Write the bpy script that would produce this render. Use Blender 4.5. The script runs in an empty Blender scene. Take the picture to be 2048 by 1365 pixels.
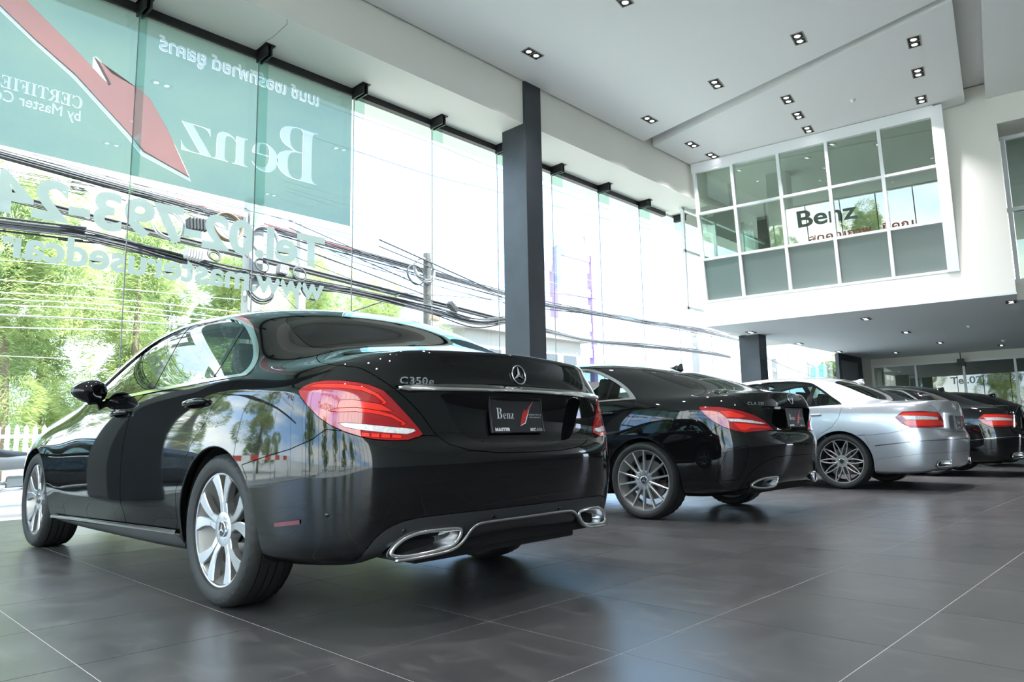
import bpy, bmesh, math, random
from mathutils import Vector, Matrix
from mathutils.bvhtree import BVHTree
from mathutils.geometry import barycentric_transform
PI=math.pi; random.seed(7)
SC=bpy.context.scene; COL=SC.collection
# ---------------------------------------------------------------- camera
CAM=bpy.data.cameras.new('camera'); CAMO=bpy.data.objects.new('camera',CAM); COL.objects.link(CAMO)
CAM.sensor_width=36; CAM.lens=24.9147; CAM.clip_end=600; CAM.clip_start=.05
CAMO.matrix_world=Matrix(([0.696201,-0.0848095,-0.7128194,0.0],[-0.7176455,-0.1057469,-0.6883331,0.0],[-0.0170013,0.9907699,-0.1344843,0.7036],[0,0,0,1]))
SC.camera=CAMO
# ---------------------------------------------------------------- exposure, sky, sun
SC.view_settings.view_transform='Standard'; SC.view_settings.look='None'; SC.view_settings.gamma=1; SC.view_settings.exposure=1.55
SC.view_settings.use_curve_mapping=False
W=bpy.data.worlds.new('sky'); SC.world=W; W.use_nodes=True; nt=W.node_tree; N=nt.nodes; Lk=nt.links
bg=N['Background']; tc=N.new('ShaderNodeTexCoord'); mp=N.new('ShaderNodeMapping'); mp.inputs['Scale'].default_value=(1,1,2.6)
nz=N.new('ShaderNodeTexNoise'); nz.inputs['Scale'].default_value=2.3; nz.inputs['Detail'].default_value=8; nz.inputs['Roughness'].default_value=.55
rp=N.new('ShaderNodeValToRGB'); rp.color_ramp.elements[0].position=.42; rp.color_ramp.elements[0].color=(.34,.56,.95,1); rp.color_ramp.elements[1].position=.6; rp.color_ramp.elements[1].color=(1,1,1,1)
Lk.new(tc.outputs['Generated'],mp.inputs['Vector']); Lk.new(mp.outputs[0],nz.inputs['Vector']); Lk.new(nz.outputs[0],rp.inputs[0]); Lk.new(rp.outputs[0],bg.inputs[0])
bg.inputs[1].default_value=2.7
sun=bpy.data.lights.new('sun','SUN'); sun.energy=7; sun.angle=.01; sun.color=(1,.96,.88)
so=bpy.data.objects.new('sun',sun); COL.objects.link(so); so.rotation_euler=Vector((-.35,.55,-1)).to_track_quat('-Z','Y').to_euler()
# ---------------------------------------------------------------- helpers
def link(name,data,mat=None,parent=None,loc=None,rot=None):
    o=bpy.data.objects.new(name,data); COL.objects.link(o)
    if mat is not None and data is not None and hasattr(data,'materials') and len(data.materials)==0:
        for m in (mat if isinstance(mat,(list,tuple)) else [mat]): data.materials.append(m)
    if parent: o.parent=parent
    if loc: o.location=loc
    if rot: o.rotation_euler=rot
    return o
def tag(o,label,cat,group=None,kind=None):
    o['label']=label; o['category']=cat
    if group: o['group']=group
    if kind: o['kind']=kind
    return o
def thing(name,label,cat,loc=(0,0,0),rot=(0,0,0),group=None):
    o=bpy.data.objects.new(name,None); o.empty_display_size=.1; COL.objects.link(o); o.location=loc; o.rotation_euler=rot
    return tag(o,label,cat,group)
def struct(o): o['kind']='structure'; return o
def sempty(name,loc=(0,0,0)):
    o=bpy.data.objects.new(name,None); COL.objects.link(o); o.location=loc; o['kind']='structure'; return o
class MB:
    def __init__(s): s.v=[]; s.f=[]; s.mi=[]; s.cur=0; s.sm=[]; s.smooth=False
    def face(s,*ix): s.f.append(tuple(ix)); s.mi.append(s.cur); s.sm.append(s.smooth)
    def add(s,pts): n=len(s.v); s.v+= [tuple(p) for p in pts]; return n
    def box(s,c,d,M=None,bev=0):
        x,y,z=[q/2 for q in d]; P=[(-x,-y,-z),(x,-y,-z),(x,y,-z),(-x,y,-z),(-x,-y,z),(x,-y,z),(x,y,z),(-x,y,z)]
        P=[Vector(p) for p in P]
        if M: P=[M@p for p in P]
        n=s.add([p+Vector(c) for p in P])
        for q in ((0,3,2,1),(4,5,6,7),(0,1,5,4),(1,2,6,5),(2,3,7,6),(3,0,4,7)): s.face(*[n+i for i in q])
        return s
    def lohi(s,lo,hi): return s.box([(a+b)/2 for a,b in zip(lo,hi)],[abs(b-a) for a,b in zip(lo,hi)])
    def prism(s,poly,a,b,f):
        """polygon extruded from a to b; f(u,v,w)->xyz"""
        n=len(poly); i0=s.add([f(u,v,a) for u,v in poly]); i1=s.add([f(u,v,b) for u,v in poly])
        s.face(*[i0+i for i in range(n)]); s.face(*[i1+i for i in reversed(range(n))])
        for i in range(n): j=(i+1)%n; s.face(i0+i,i1+i,i1+j,i0+j)
        return s
    def tube(s,pts,r,n=8,closed=False,cap=True):
        pts=[Vector(p) for p in pts]; m=len(pts); rings=[]; up=None
        rr=r if isinstance(r,(list,tuple)) else [r]*m
        for i,p in enumerate(pts):
            a=pts[(i-1)%m] if (closed or i>0) else p; b=pts[(i+1)%m] if (closed or i<m-1) else p
            t=(b-a).normalized() if (b-a).length>1e-9 else Vector((0,0,1))
            if up is None: up=Vector((0,0,1)) if abs(t.z)<.9 else Vector((1,0,0))
            x=t.cross(up)
            if x.length<1e-6: x=t.orthogonal()
            x.normalize(); y=x.cross(t).normalized(); up=y
            rings.append(s.add([p+x*math.cos(2*PI*k/n)*rr[i]+y*math.sin(2*PI*k/n)*rr[i] for k in range(n)]))
        for i in range(m if closed else m-1):
            a,b=rings[i],rings[(i+1)%m]
            for k in range(n): q=(k+1)%n; s.face(a+k,a+q,b+q,b+k)
        if cap and not closed:
            s.face(*[rings[0]+k for k in reversed(range(n))]); s.face(*[rings[-1]+k for k in range(n)])
        return s
    def lathe(s,prof,n=48,axis='y',cen=(0,0,0),closed=False,a0=0,a1=2*PI,mod=None):
        """prof: (along, radius)"""
        full=abs(a1-a0-2*PI)<1e-6; st=n if full else n+1; R=[]
        for k in range(st):
            a=a0+(a1-a0)*k/n; c,q=math.cos(a),math.sin(a); P=[]
            for j,(u,r) in enumerate(prof):
                if mod: r=mod(j,k,r)
                P.append((cen[0]+r*c,cen[1]+u,cen[2]+r*q) if axis=='y' else (cen[0]+r*c,cen[1]+r*q,cen[2]+u) if axis=='z' else (cen[0]+u,cen[1]+r*c,cen[2]+r*q))
            R.append(s.add(P))
        m=len(prof)
        for k in range(n if full else n):
            a,b=R[k],R[(k+1)%st]
            for j in range(m if closed else m-1):
                q=(j+1)%m; s.face(a+j,a+q,b+q,b+j)
        return s
    def build(s,name,mat=None,parent=None,loc=None,rot=None,bevel=0,fix=True,auto=None,mesh=False):
        me=bpy.data.meshes.new(name); me.from_pydata(s.v,[],s.f)
        me.polygons.foreach_set('material_index',s.mi); me.polygons.foreach_set('use_smooth',s.sm)
        if fix or bevel:
            bm=bmesh.new(); bm.from_mesh(me)
            if fix: bmesh.ops.recalc_face_normals(bm,faces=bm.faces)
            if bevel:
                es=[e for e in bm.edges if len(e.link_faces)==2 and e.calc_face_angle(0)>.5]
                bmesh.ops.bevel(bm,geom=es,offset=bevel,segments=2,profile=.6,affect='EDGES')
            bm.to_mesh(me); bm.free()
        me.update()
        if auto: me.set_sharp_from_angle(angle=auto)
        if mesh: 
            for m in (mat if isinstance(mat,(list,tuple)) else [mat]): me.materials.append(m)
            return me
        return link(name,me,mat,parent,loc,rot)
def copytree(o,parent=None):
    c=o.copy(); COL.objects.link(c); c.parent=parent
    for ch in list(o.children): copytree(ch,c)
    return c
# ---------------------------------------------------------------- materials
def mat(name,col,rough=.5,metal=0,coat=0,ior=1.5,emit=None,es=0,noise=None,bump=None,spec=.5):
    m=bpy.data.materials.new(name); m.use_nodes=True; t=m.node_tree; p=t.nodes['Principled BSDF']
    p.inputs['Base Color'].default_value=(*col,1); p.inputs['Roughness'].default_value=rough; p.inputs['Metallic'].default_value=metal
    p.inputs['Coat Weight'].default_value=coat; p.inputs['Coat Roughness'].default_value=.02; p.inputs['IOR'].default_value=ior
    p.inputs['Specular IOR Level'].default_value=spec
    if emit: p.inputs['Emission Color'].default_value=(*emit,1); p.inputs['Emission Strength'].default_value=es
    if noise or bump:
        tc=t.nodes.new('ShaderNodeTexCoord'); nz=t.nodes.new('ShaderNodeTexNoise'); t.links.new(tc.outputs['Object'],nz.inputs['Vector'])
        nz.inputs['Scale'].default_value=(noise or bump)[0]; nz.inputs['Detail'].default_value=6
        if noise:
            r=t.nodes.new('ShaderNodeValToRGB'); r.color_ramp.elements[0].position=.3; r.color_ramp.elements[1].position=.7
            r.color_ramp.elements[0].color=(*[c*noise[1] for c in col],1); r.color_ramp.elements[1].color=(*[min(1,c*noise[2]) for c in col],1)
            t.links.new(nz.outputs[0],r.inputs[0]); t.links.new(r.outputs[0],p.inputs['Base Color'])
        if bump:
            b=t.nodes.new('ShaderNodeBump'); b.inputs['Strength'].default_value=bump[1]; b.inputs['Distance'].default_value=.01
            t.links.new(nz.outputs[0],b.inputs['Height']); t.links.new(b.outputs[0],p.inputs['Normal'])
    return m
def glass(name,tint,rough=0.0,ior=1.5,film=None,filmcol=None):
    """thin pane: clear body with a mirror coat that grows towards grazing"""
    m=bpy.data.materials.new(name); m.use_nodes=True; t=m.node_tree; t.nodes.clear()
    o=t.nodes.new('ShaderNodeOutputMaterial'); tr=t.nodes.new('ShaderNodeBsdfTransparent'); tr.inputs[0].default_value=(*tint,1)
    gl=t.nodes.new('ShaderNodeBsdfGlossy'); gl.inputs['Roughness'].default_value=rough; lw=t.nodes.new('ShaderNodeLayerWeight'); lw.inputs['Blend'].default_value=.5; pw=t.nodes.new('ShaderNodeMath'); pw.operation='POWER'; pw.inputs[1].default_value=4.5
    fr=t.nodes.new('ShaderNodeMapRange'); fr.inputs['To Min'].default_value=((ior-1)/(ior+1))**2; fr.inputs['To Max'].default_value=.85; t.links.new(lw.outputs['Facing'],pw.inputs[0]); t.links.new(pw.outputs[0],fr.inputs['Value'])
    mx=t.nodes.new('ShaderNodeMixShader'); t.links.new(fr.outputs[0],mx.inputs[0]); src=tr
    if film is not None:
        df=t.nodes.new('ShaderNodeBsdfTranslucent'); df.inputs[0].default_value=(*filmcol,1); d2=t.nodes.new('ShaderNodeBsdfDiffuse'); d2.inputs[0].default_value=(*filmcol,1)
        a=t.nodes.new('ShaderNodeMixShader'); a.inputs[0].default_value=.5; t.links.new(df.outputs[0],a.inputs[1]); t.links.new(d2.outputs[0],a.inputs[2])
        b=t.nodes.new('ShaderNodeMixShader'); b.inputs[0].default_value=film; t.links.new(tr.outputs[0],b.inputs[1]); t.links.new(a.outputs[0],b.inputs[2]); src=b
    t.links.new(src.outputs[0],mx.inputs[1]); t.links.new(gl.outputs[0],mx.inputs[2]); t.links.new(mx.outputs[0],o.inputs[0])
    return m
M=dict(
 white=mat('white_paint',(.80,.775,.70),.7,bump=(40,.08)), ceil=mat('ceiling_paint',(.78,.78,.755),.8,bump=(30,.05)), alu=mat('white_aluminium',(.82,.83,.82),.35),
 column=mat('charcoal_paint',(.028,.034,.041),.45,noise=(3,.85,1.2)), black=mat('black_steel',(.012,.012,.013),.4), rubber=mat('tyre_rubber',(.018,.018,.017),.62,bump=(60,.15)),
 dark=mat('dark_void',(.006,.006,.006),.8), plastic=mat('black_plastic',(.03,.031,.032),.42), gloss=mat('gloss_black_trim',(.004,.004,.005),.05),
 paint=mat('black_car_paint',(.0035,.0037,.004),.025,ior=1.55), silver=mat('silver_car_paint',(.56,.58,.61),.28,metal=.75,coat=1), 
 chrome=mat('chrome',(.82,.82,.82),.08,metal=1), strip=mat('boot_strip_chrome',(.62,.62,.60),.07,metal=1), satin=mat('satin_chrome',(.55,.55,.56),.22,metal=1), alloy=mat('machined_alloy',(.66,.67,.69),.24,metal=.9), alloydk=mat('painted_alloy',(.42,.41,.39),.4,metal=.7),
 alloyblk=mat('graphite_alloy',(.10,.10,.105),.3,metal=.8), disc=mat('brake_disc',(.22,.21,.2),.35,metal=1), steel=mat('cast_iron',(.04,.035,.03),.6,metal=.6),
 red=mat('red_lens',(.33,.002,.006),.05,coat=1), redb=mat('bright_red_lens',(.85,.02,.008),.06,coat=1), reddk=mat('dark_red_lens',(.12,.0,.006),.04,coat=1), clear=mat('clear_lens',(.75,.72,.70),.12,coat=1,noise=(60,.75,1.2)),
 seat=mat('dark_leather',(.02,.019,.018),.5), fibre=mat('lamp_glow',(1,1,1),.5,emit=(.92,.9,1),es=7), paper=mat('white_print',(.85,.85,.85),.5), redp=mat('red_print',(.65,.03,.025),.4),
 plate=mat('plate_black',(.016,.017,.018),.38), tan=mat('tan_interior',(.30,.26,.2),.6),
)
M['cglass']=glass('car_glass',(.42,.50,.47),ior=1.5); M['cglassdk']=glass('dark_tinted_glass',(.06,.07,.065),ior=1.5)
M['pane']=glass('showroom_glass',(.93,.97,.95),ior=1.42); M['fin']=glass('fin_glass',(.80,.93,.895),ior=1.3); M['mezz']=glass('mezzanine_glass',(.66,.75,.69),ior=2.3); M['frost']=glass('frosted_glass',(.10,.12,.115),rough=.25,ior=1.5,film=.7,filmcol=(.38,.46,.42)); M['shopglass']=glass('shopfront_glass',(.35,.40,.36),ior=2.1)
PI=math.pi
def lerp(a,b,t): return a+(b-a)*t
def mesh_from(bm,name):
    me=bpy.data.meshes.new(name); bm.to_mesh(me); bm.free(); return me

class Body:
    """left half of a car shell: subdivided control cage that can be cut into panels"""
    def __init__(s,spec,levels):
        cont=spec['contour']; nR=spec['nR']; nF=spec['nF']   # nR: index of rear corner, nF: of front corner
        cols=spec['cols']                                    # {perimeter index: [(inset,z)...]}
        keys=sorted(cols); n=len(cont); M=len(cols[keys[0]])
        def col(i):
            for a,b in zip(keys,keys[1:]):
                if a<=i<=b:
                    t=(spec['u'](i)-spec['u'](a))/(spec['u'](b)-spec['u'](a)) if 'u' in spec else (i-a)/(b-a)
                    return [(lerp(p[0],q[0],t),lerp(p[1],q[1],t)) for p,q in zip(cols[a],cols[b])]
        # inward normals
        nrm=[]
        for i in range(n):
            a=cont[max(0,i-1)]; b=cont[min(n-1,i+1)]
            tx,ty=b[0]-a[0],b[1]-a[1]
            if i==0: tx,ty=0,1
            if i==n-1: tx,ty=0,-1
            l=math.hypot(tx,ty); nrm.append((ty/l,-tx/l))
        V={}
        verts=[]
        def add(p): verts.append(p); return len(verts)-1
        for i in range(n):
            for j,(d,z) in enumerate(col(i)):
                x=cont[i][0]+nrm[i][0]*d; y=cont[i][1]+nrm[i][1]*d
                if i in(0,n-1): y=0
                if 'fix' in spec and (i,j) in spec['fix']: x,y,z=spec['fix'][(i,j)]
                V[(i,j)]=add((x,y,z))
        top=spec['top']; K=nR; T={}
        ns=nF-nR # side stations count-1
        for s_ in range(ns+1):
            for k in range(K+1):
                if s_==0: T[(0,k)]=V[(k,M-1)]
                elif s_==ns: T[(ns,k)]=V[(n-1-k,M-1)]
                elif k==K: T[(s_,K)]=V[(nR+s_,M-1)]
                else:
                    xc,zc,yr,dr=top[s_-1][:4]
                    xb,yb,zb=verts[V[(nR+s_,M-1)]]
                    a=min(1,max(.3,(zc-zb)/.42))
                    z3=zc-dr
                    if k<=3:
                        y=[0,.37*yr,.72*yr,yr][k]; z=zc-[0,.05,.26,1][k]*dr
                    else:
                        f=(k-3)/3.0
                        y=yr+(yb-yr)*(f**.92); z=z3+(zb-z3)*(f**1.12)
                    g=(y/yb)**2
                    T[(s_,k)]=add((xc+(xb-xc)*g,y,z))
        faces=[]
        for i in range(n-1):
            for j in range(M-1):
                faces.append((V[(i,j)],V[(i,j+1)],V[(i+1,j+1)],V[(i+1,j)]))
        for s_ in range(ns):
            for k in range(K):
                faces.append((T[(s_,k)],T[(s_+1,k)],T[(s_+1,k+1)],T[(s_,k+1)]))
        # mirror
        N=len(verts); mp={}
        for i in range(N):
            x,y,z=verts[i]
            if abs(y)<1e-6: mp[i]=i
            else: mp[i]=len(verts); verts.append((x,-y,z))
        faces+= [tuple(mp[q] for q in reversed(f)) for f in faces]
        me=bpy.data.meshes.new('cage'); me.from_pydata(verts,[],faces); me.update()
        ob=bpy.data.objects.new('cage',me); bpy.context.scene.collection.objects.link(ob)
        md=ob.modifiers.new('s','SUBSURF'); md.levels=levels; md.render_levels=levels
        cr=spec.get('crease')
        if cr:
            at=me.attributes.new('crease_edge','FLOAT','EDGE')
            inv={}
            for (i,j),vi in V.items(): inv[vi]=('V',i,j); inv[mp[vi]]=('V',i,j)
            for e in me.edges:
                a=inv.get(e.vertices[0]); b=inv.get(e.vertices[1])
                if a and b and a[2]==b[2]: at.data[e.index].value=cr((a[1]+b[1])/2,a[2])
                if a and b and a[2]!=b[2] and 'creaseV' in spec and a[1]==b[1]: at.data[e.index].value=spec['creaseV'](a[1],(a[2]+b[2])/2)
        dg=bpy.context.evaluated_depsgraph_get(); ev=ob.evaluated_get(dg)
        m2=bpy.data.meshes.new_from_object(ev)
        bm=bmesh.new(); bm.from_mesh(m2)
        bpy.data.objects.remove(ob); bpy.data.meshes.remove(me); bpy.data.meshes.remove(m2)
        bmesh.ops.recalc_face_normals(bm,faces=bm.faces)
        f=max(bm.faces,key=lambda f:f.calc_center_median().z)
        if f.normal.z<0: bmesh.ops.reverse_faces(bm,faces=bm.faces)
        # keep left half only
        bmesh.ops.bisect_plane(bm,geom=bm.verts[:]+bm.edges[:]+bm.faces[:],plane_co=(0,0,0),plane_no=(0,1,0),clear_inner=True,dist=1e-5)
        for v in bm.verts:
            if abs(v.co.y)<1e-4: v.co.y=0
        for pl,box,fn in spec.get('warp',[]):
            for co,no in pl:
                co=Vector(co);no=Vector(no)
                fs=[f for f in bm.faces if box(f.calc_center_median())]
                g=set(fs)|{e for f in fs for e in f.edges}|{v for f in fs for v in f.verts}
                bmesh.ops.bisect_plane(bm,geom=list(g),plane_co=co,plane_no=no,dist=1e-4)
            for v in bm.verts:
                if box(v.co): v.co=v.co+Vector(fn(v.co))
        bm.normal_update()
        # reference normals
        s.ref=bm.copy()
        s.ref.normal_update()
        vn={v.index:v.normal.copy() for v in s.ref.verts}
        for v in s.ref.verts:
            if abs(v.co.y)<1e-4:
                nn=v.normal.copy(); nn.y=0; nn.normalize(); vn[v.index]=nn
        bmesh.ops.triangulate(s.ref,faces=s.ref.faces)
        s.ref.verts.ensure_lookup_table()
        s.vn=[vn[i] if i in vn else v.normal for i,v in enumerate(s.ref.verts)]
        s.bvh=BVHTree.FromBMesh(s.ref); s.ref.faces.ensure_lookup_table()
        s.rt=[[v.index for v in f.verts] for f in s.ref.faces]; s.rc=[v.co.copy() for v in s.ref.verts]
        s.bm=bm; s.lay=bm.faces.layers.int.new('part'); s.names=['body']
    def normal_at(s,co):
        m=abs(co.y); c=Vector((co.x,m,co.z)); r=s.bvh.find_nearest(c)
        if r[2] is None: return Vector((0,0,1))
        a,b,d=s.rt[r[2]]
        n=barycentric_transform(r[0],s.rc[a],s.rc[b],s.rc[d],s.vn[a],s.vn[b],s.vn[d]); n.normalize()
        if co.y<0: n=Vector((n.x,-n.y,n.z))
        return n
    def hit(s,o,d):
        o=Vector(o);d=Vector(d).normalized(); r=s.bvh.ray_cast(o,d)
        return r[0],(s.normal_at(r[0]) if r[0] else None)
    def near(s,p):
        r=s.bvh.find_nearest(Vector(p)); return r[0],s.normal_at(r[0])
    def cut(s,name,poly,axis='y',only=None,lim=None,face=True,keepcut=False):
        """knife a polygon, seen along axis ('y' side, 'x' rear, 'z' top or a horizontal angle) ; faces inside become part name"""
        if axis=='y': P=lambda c:(c.x,c.z); W=lambda u,v:Vector((u,0,v)); D=Vector((0,1,0))
        elif axis=='x': P=lambda c:(c.y,c.z); W=lambda u,v:Vector((0,u,v)); D=Vector((-1,0,0))
        elif axis=='z': P=lambda c:(c.x,c.y); W=lambda u,v:Vector((u,v,0)); D=Vector((0,0,1))
        else:
            a=math.radians(axis); D=Vector((-math.cos(a),math.sin(a),0)); E=Vector((math.sin(a),math.cos(a),0))
            P=lambda c:(c.dot(E),c.z); W=lambda u,v:E*u+Vector((0,0,v))
        bm=s.bm; lay=s.lay; n=len(poly)
        u0=min(p[0] for p in poly)-.001;u1=max(p[0] for p in poly)+.001;v0=min(p[1] for p in poly)-.001;v1=max(p[1] for p in poly)+.001
        onl=None if only is None else {s.names.index(o) for o in only}
        def ok(f):
            if onl is not None and f[lay] not in onl: return False
            c=P(f.calc_center_median())
            if c[0]<u0-.09 or c[0]>u1+.09 or c[1]<v0-.09 or c[1]>v1+.09: return False
            if f.normal.dot(D)<-.05 and face: return False
            if lim and not lim(f.calc_center_median()): return False
            q=[P(v.co) for v in f.verts]
            return not(max(t[0] for t in q)<u0 or min(t[0] for t in q)>u1 or max(t[1] for t in q)<v0 or min(t[1] for t in q)>v1)
        cand=set(f for f in bm.faces if ok(f))
        for i in range(n):
            a=poly[i];b=poly[(i+1)%n]
            if abs(a[0]-b[0])+abs(a[1]-b[1])<1e-7: continue
            lo0,hi0=min(a[0],b[0])-.002,max(a[0],b[0])+.002; lo1,hi1=min(a[1],b[1])-.002,max(a[1],b[1])+.002
            fs=[]
            for f in cand:
                q=[P(v.co) for v in f.verts]
                if max(t[0] for t in q)<lo0 or min(t[0] for t in q)>hi0 or max(t[1] for t in q)<lo1 or min(t[1] for t in q)>hi1: continue
                sd=[(b[0]-a[0])*(t[1]-a[1])-(b[1]-a[1])*(t[0]-a[0]) for t in q]
                if min(sd)<0<max(sd): fs.append(f)
            if not fs: continue
            no=W(-(b[1]-a[1]),b[0]-a[0]).normalized()
            g=set(fs)|{e for f in fs for e in f.edges}|{v for f in fs for v in f.verts}
            r=bmesh.ops.bisect_plane(bm,geom=list(g),plane_co=W(*a),plane_no=no,dist=2e-5)
            cand={f for f in cand if f.is_valid}|{x for x in r['geom'] if isinstance(x,bmesh.types.BMFace)}
        if name is None: return
        if name not in s.names: s.names.append(name)
        pid=s.names.index(name)
        for f in cand:
            if not f.is_valid: continue
            c=P(f.calc_center_median()); ins=False; j=n-1
            for i in range(n):
                xi,yi=poly[i];xj,yj=poly[j]
                if (yi>c[1])!=(yj>c[1]) and c[0]<(xj-xi)*(c[1]-yi)/(yj-yi)+xi: ins=not ins
                j=i
            if ins: f[lay]=pid
    def take(s,name,mirror=False,both=False,shrink=.0018,depth=.012,offset=0,thick=True,edit=None,flat=False):
        """mesh of one part; both: joined with its mirror image, mirror: the right-hand one"""
        pid=s.names.index(name); bm=bmesh.new(); mp={}
        for f in s.bm.faces:
            if f[s.lay]!=pid: continue
            vs=[]
            for v in f.verts:
                if v not in mp: mp[v]=bm.verts.new(v.co)
                vs.append(mp[v])
            try: bm.faces.new(vs)
            except ValueError: pass
        if both or mirror:
            src=bm.faces[:]; mm={}
            for v in bm.verts[:]:
                if both and abs(v.co.y)<1e-4: v.co.y=0; mm[v]=v
                else: mm[v]=bm.verts.new((v.co.x,-v.co.y,v.co.z))
            for f in src:
                try: bm.faces.new([mm[v] for v in reversed(f.verts)])
                except ValueError: pass
            if mirror:
                bmesh.ops.delete(bm,geom=src,context='FACES')
        bm.normal_update()
        bm.verts.ensure_lookup_table()
        N={v:s.normal_at(v.co) for v in bm.verts}
        if offset:
            for v in bm.verts: v.co+=N[v]*offset
        main=bm.faces[:]
        bnd=[e for e in bm.edges if len(e.link_faces)==1]
        if shrink and bnd:
            mv={}
            for e in bnd:
                f=e.link_faces[0]; a,b=e.verts; d=(b.co-a.co)
                if d.length<1e-6: continue
                t=f.normal.cross(d.normalized())
                if t.dot(f.calc_center_median()-a.co)<0: t=-t
                for v in e.verts: mv.setdefault(v,[]).append(t)
            for v,l in mv.items():
                t=sum(l,Vector())/len(l)
                if t.length>1e-4:
                    v.co+=t.normalized()*min(shrink/max(.4,t.length),shrink*1.8)
        if depth and bnd:
            bn={}
            for e in bnd:
                for v in e.verts:
                    if v not in bn:
                        bn[v]=bm.verts.new(v.co-N[v]*depth); N[bn[v]]=N[v]
            for e in bnd:
                a,b=e.verts; f=e.link_faces[0]
                l=[x for x in f.loops if x.edge==e][0]
                a,b=l.vert,l.link_loop_next.vert
                try: bm.faces.new((b,a,bn[a],bn[b]))
                except ValueError: pass
        if edit: edit(bm,main,N)
        bm.verts.index_update()
        ms=set(main); bm.faces.index_update()
        ism=[f in ms for f in bm.faces]
        nl=[None]*len(bm.verts)
        for v in bm.verts: nl[v.index]=N.get(v,v.normal)
        me=bpy.data.meshes.new(name); bm.to_mesh(me); bm.free()
        me.polygons.foreach_set('use_smooth',[True]*len(me.polygons))
        if not flat:
            ln=[]
            for p in me.polygons:
                for li in p.loop_indices:
                    ln.append(nl[me.loops[li].vertex_index] if ism[p.index] else p.normal)
            me.normals_split_custom_set(ln)
        return me
def bez(pts,n=6,closed=False):
    """catmull-rom through points"""
    out=[];m=len(pts)
    rng=range(m if closed else m-1)
    for i in rng:
        g=lambda k:pts[k%m] if closed else pts[max(0,min(m-1,k))]
        p0,p1,p2,p3=g(i-1),g(i),g(i+1),g(i+2)
        for q in range(n):
            t=q/n; out.append(tuple(.5*((2*b)+(-a+c)*t+(2*a-5*b+4*c-d)*t*t+(-a+3*b-3*c+d)*t**3) for a,b,c,d in zip(p0,p1,p2,p3)))
    if not closed: out.append(tuple(pts[-1]))
    return out
# W205-like saloon
C_SPEC=dict(
 contour=[(-1.065,0),(-1.062,.2),(-1.05,.4),(-1.02,.57),(-.965,.71),(-.88,.81),(-.76,.862), # 0..6
  (-.56,.892),(-.36,.905),(-.14,.912),(.1,.912),(.38,.905),(.72,.90),(1.08,.90),(1.42,.90),(1.72,.90),(1.98,.90),(2.2,.902),(2.42,.908),(2.64,.912),(2.9,.910),(3.12,.893),(3.30,.855), # 7..22
  (3.42,.79),(3.51,.68),(3.57,.54),(3.61,.38),(3.63,.2),(3.635,0)],  #23..28
 nR=6,nF=22,
 cols={
  0:[(.20,.30),(.07,.31),(.03,.40),(.004,.52),(0,.62),(.012,.672),(.06,.70),(.075,.80),(.05,.905),(.085,.955),(.09,1.07)],
  3:[(.20,.28),(.07,.29),(.03,.38),(.004,.51),(0,.615),(.010,.67),(.045,.70),(.06,.80),(.055,.895),(.085,.94),(.11,1.055)],
  5:[(.17,.24),(.05,.26),(.02,.36),(.0,.50),(0,.615),(.004,.69),(.014,.75),(.03,.83),(.05,.90),(.08,.955),(.13,1.02)],
  7:[(.12,.22),(.04,.24),(.012,.34),(0,.48),(0,.62),(.002,.70),(.006,.77),(.014,.84),(.026,.905),(.065,.955),(.11,1.0)],
  10:[(.12,.20),(.04,.22),(.012,.32),(.0,.46),(0,.60),(.004,.70),(.010,.78),(.018,.86),(.032,.925),(.048,.97),(.066,1.005)],
  12:[(.12,.18),(.04,.20),(.034,.29),(.008,.385),(.001,.50),(.002,.64),(.008,.76),(.018,.85),(.030,.915),(.045,.96),(.058,.995)],
  16:[(.12,.18),(.04,.20),(.034,.29),(.006,.385),(.001,.50),(.002,.62),(.010,.73),(.022,.82),(.036,.89),(.048,.94),(.060,.98)],
  19:[(.12,.2),(.04,.22),(.012,.32),(.0,.44),(0,.56),(.002,.66),(.015,.74),(.035,.80),(.07,.85),(.11,.895),(.17,.935)],
  22:[(.12,.2),(.05,.22),(.02,.32),(.0,.42),(0,.50),(.005,.58),(.02,.64),(.05,.70),(.09,.75),(.14,.79),(.2,.83)],
  28:[(.12,.18),(.05,.2),(.02,.28),(.0,.36),(0,.44),(.01,.52),(.03,.58),(.06,.64),(.09,.69),(.14,.73),(.22,.765)]},
 crease=lambda i,j:(.75 if j==8 and i<3.5 else .5*(1-abs(i-8)/8) if j==8 and i<16 else .6 if j==3 and 11<i<18 else .45 if j==4 and i<6 else .8 if j==10 and i<4.4 else .0),
 top=[ # station 1.. : centre x, centre z, rail y, rail drop
  (-.84,1.085,.60,.018),(-.70,1.10,.60,.02),(-.50,1.185,.60,.035),(-.28,1.295,.60,.05),(0,1.385,.60,.052),(.36,1.437,.615,.058),
  (.80,1.458,.625,.062),(1.2,1.452,.625,.062),(1.52,1.415,.62,.06),(1.85,1.28,.64,.055),(2.10,1.14,.67,.04),(2.30,1.05,.70,.03),(2.5,1.02,.70,.03),(2.8,.965,.68,.03),(3.08,.905,.66,.03)],
)
def fwd(cont,d): return [(x+d*max(0,min(1,(x-.7)/1.2)),y) for x,y in cont]
A_SPEC=dict(C_SPEC)
A_SPEC['contour']=[(-1.0,0),(-.997,.19),(-.985,.37),(-.955,.53),(-.90,.67),(-.82,.775),(-.70,.838),(-.52,.872),(-.34,.886),(-.14,.893),(.1,.893),(.38,.887)]+[(x-.14*min(1,(x-.5)/.8),y*.983) for x,y in C_SPEC['contour'][12:]]
A_SPEC['cols']=dict(C_SPEC['cols'])
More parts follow.
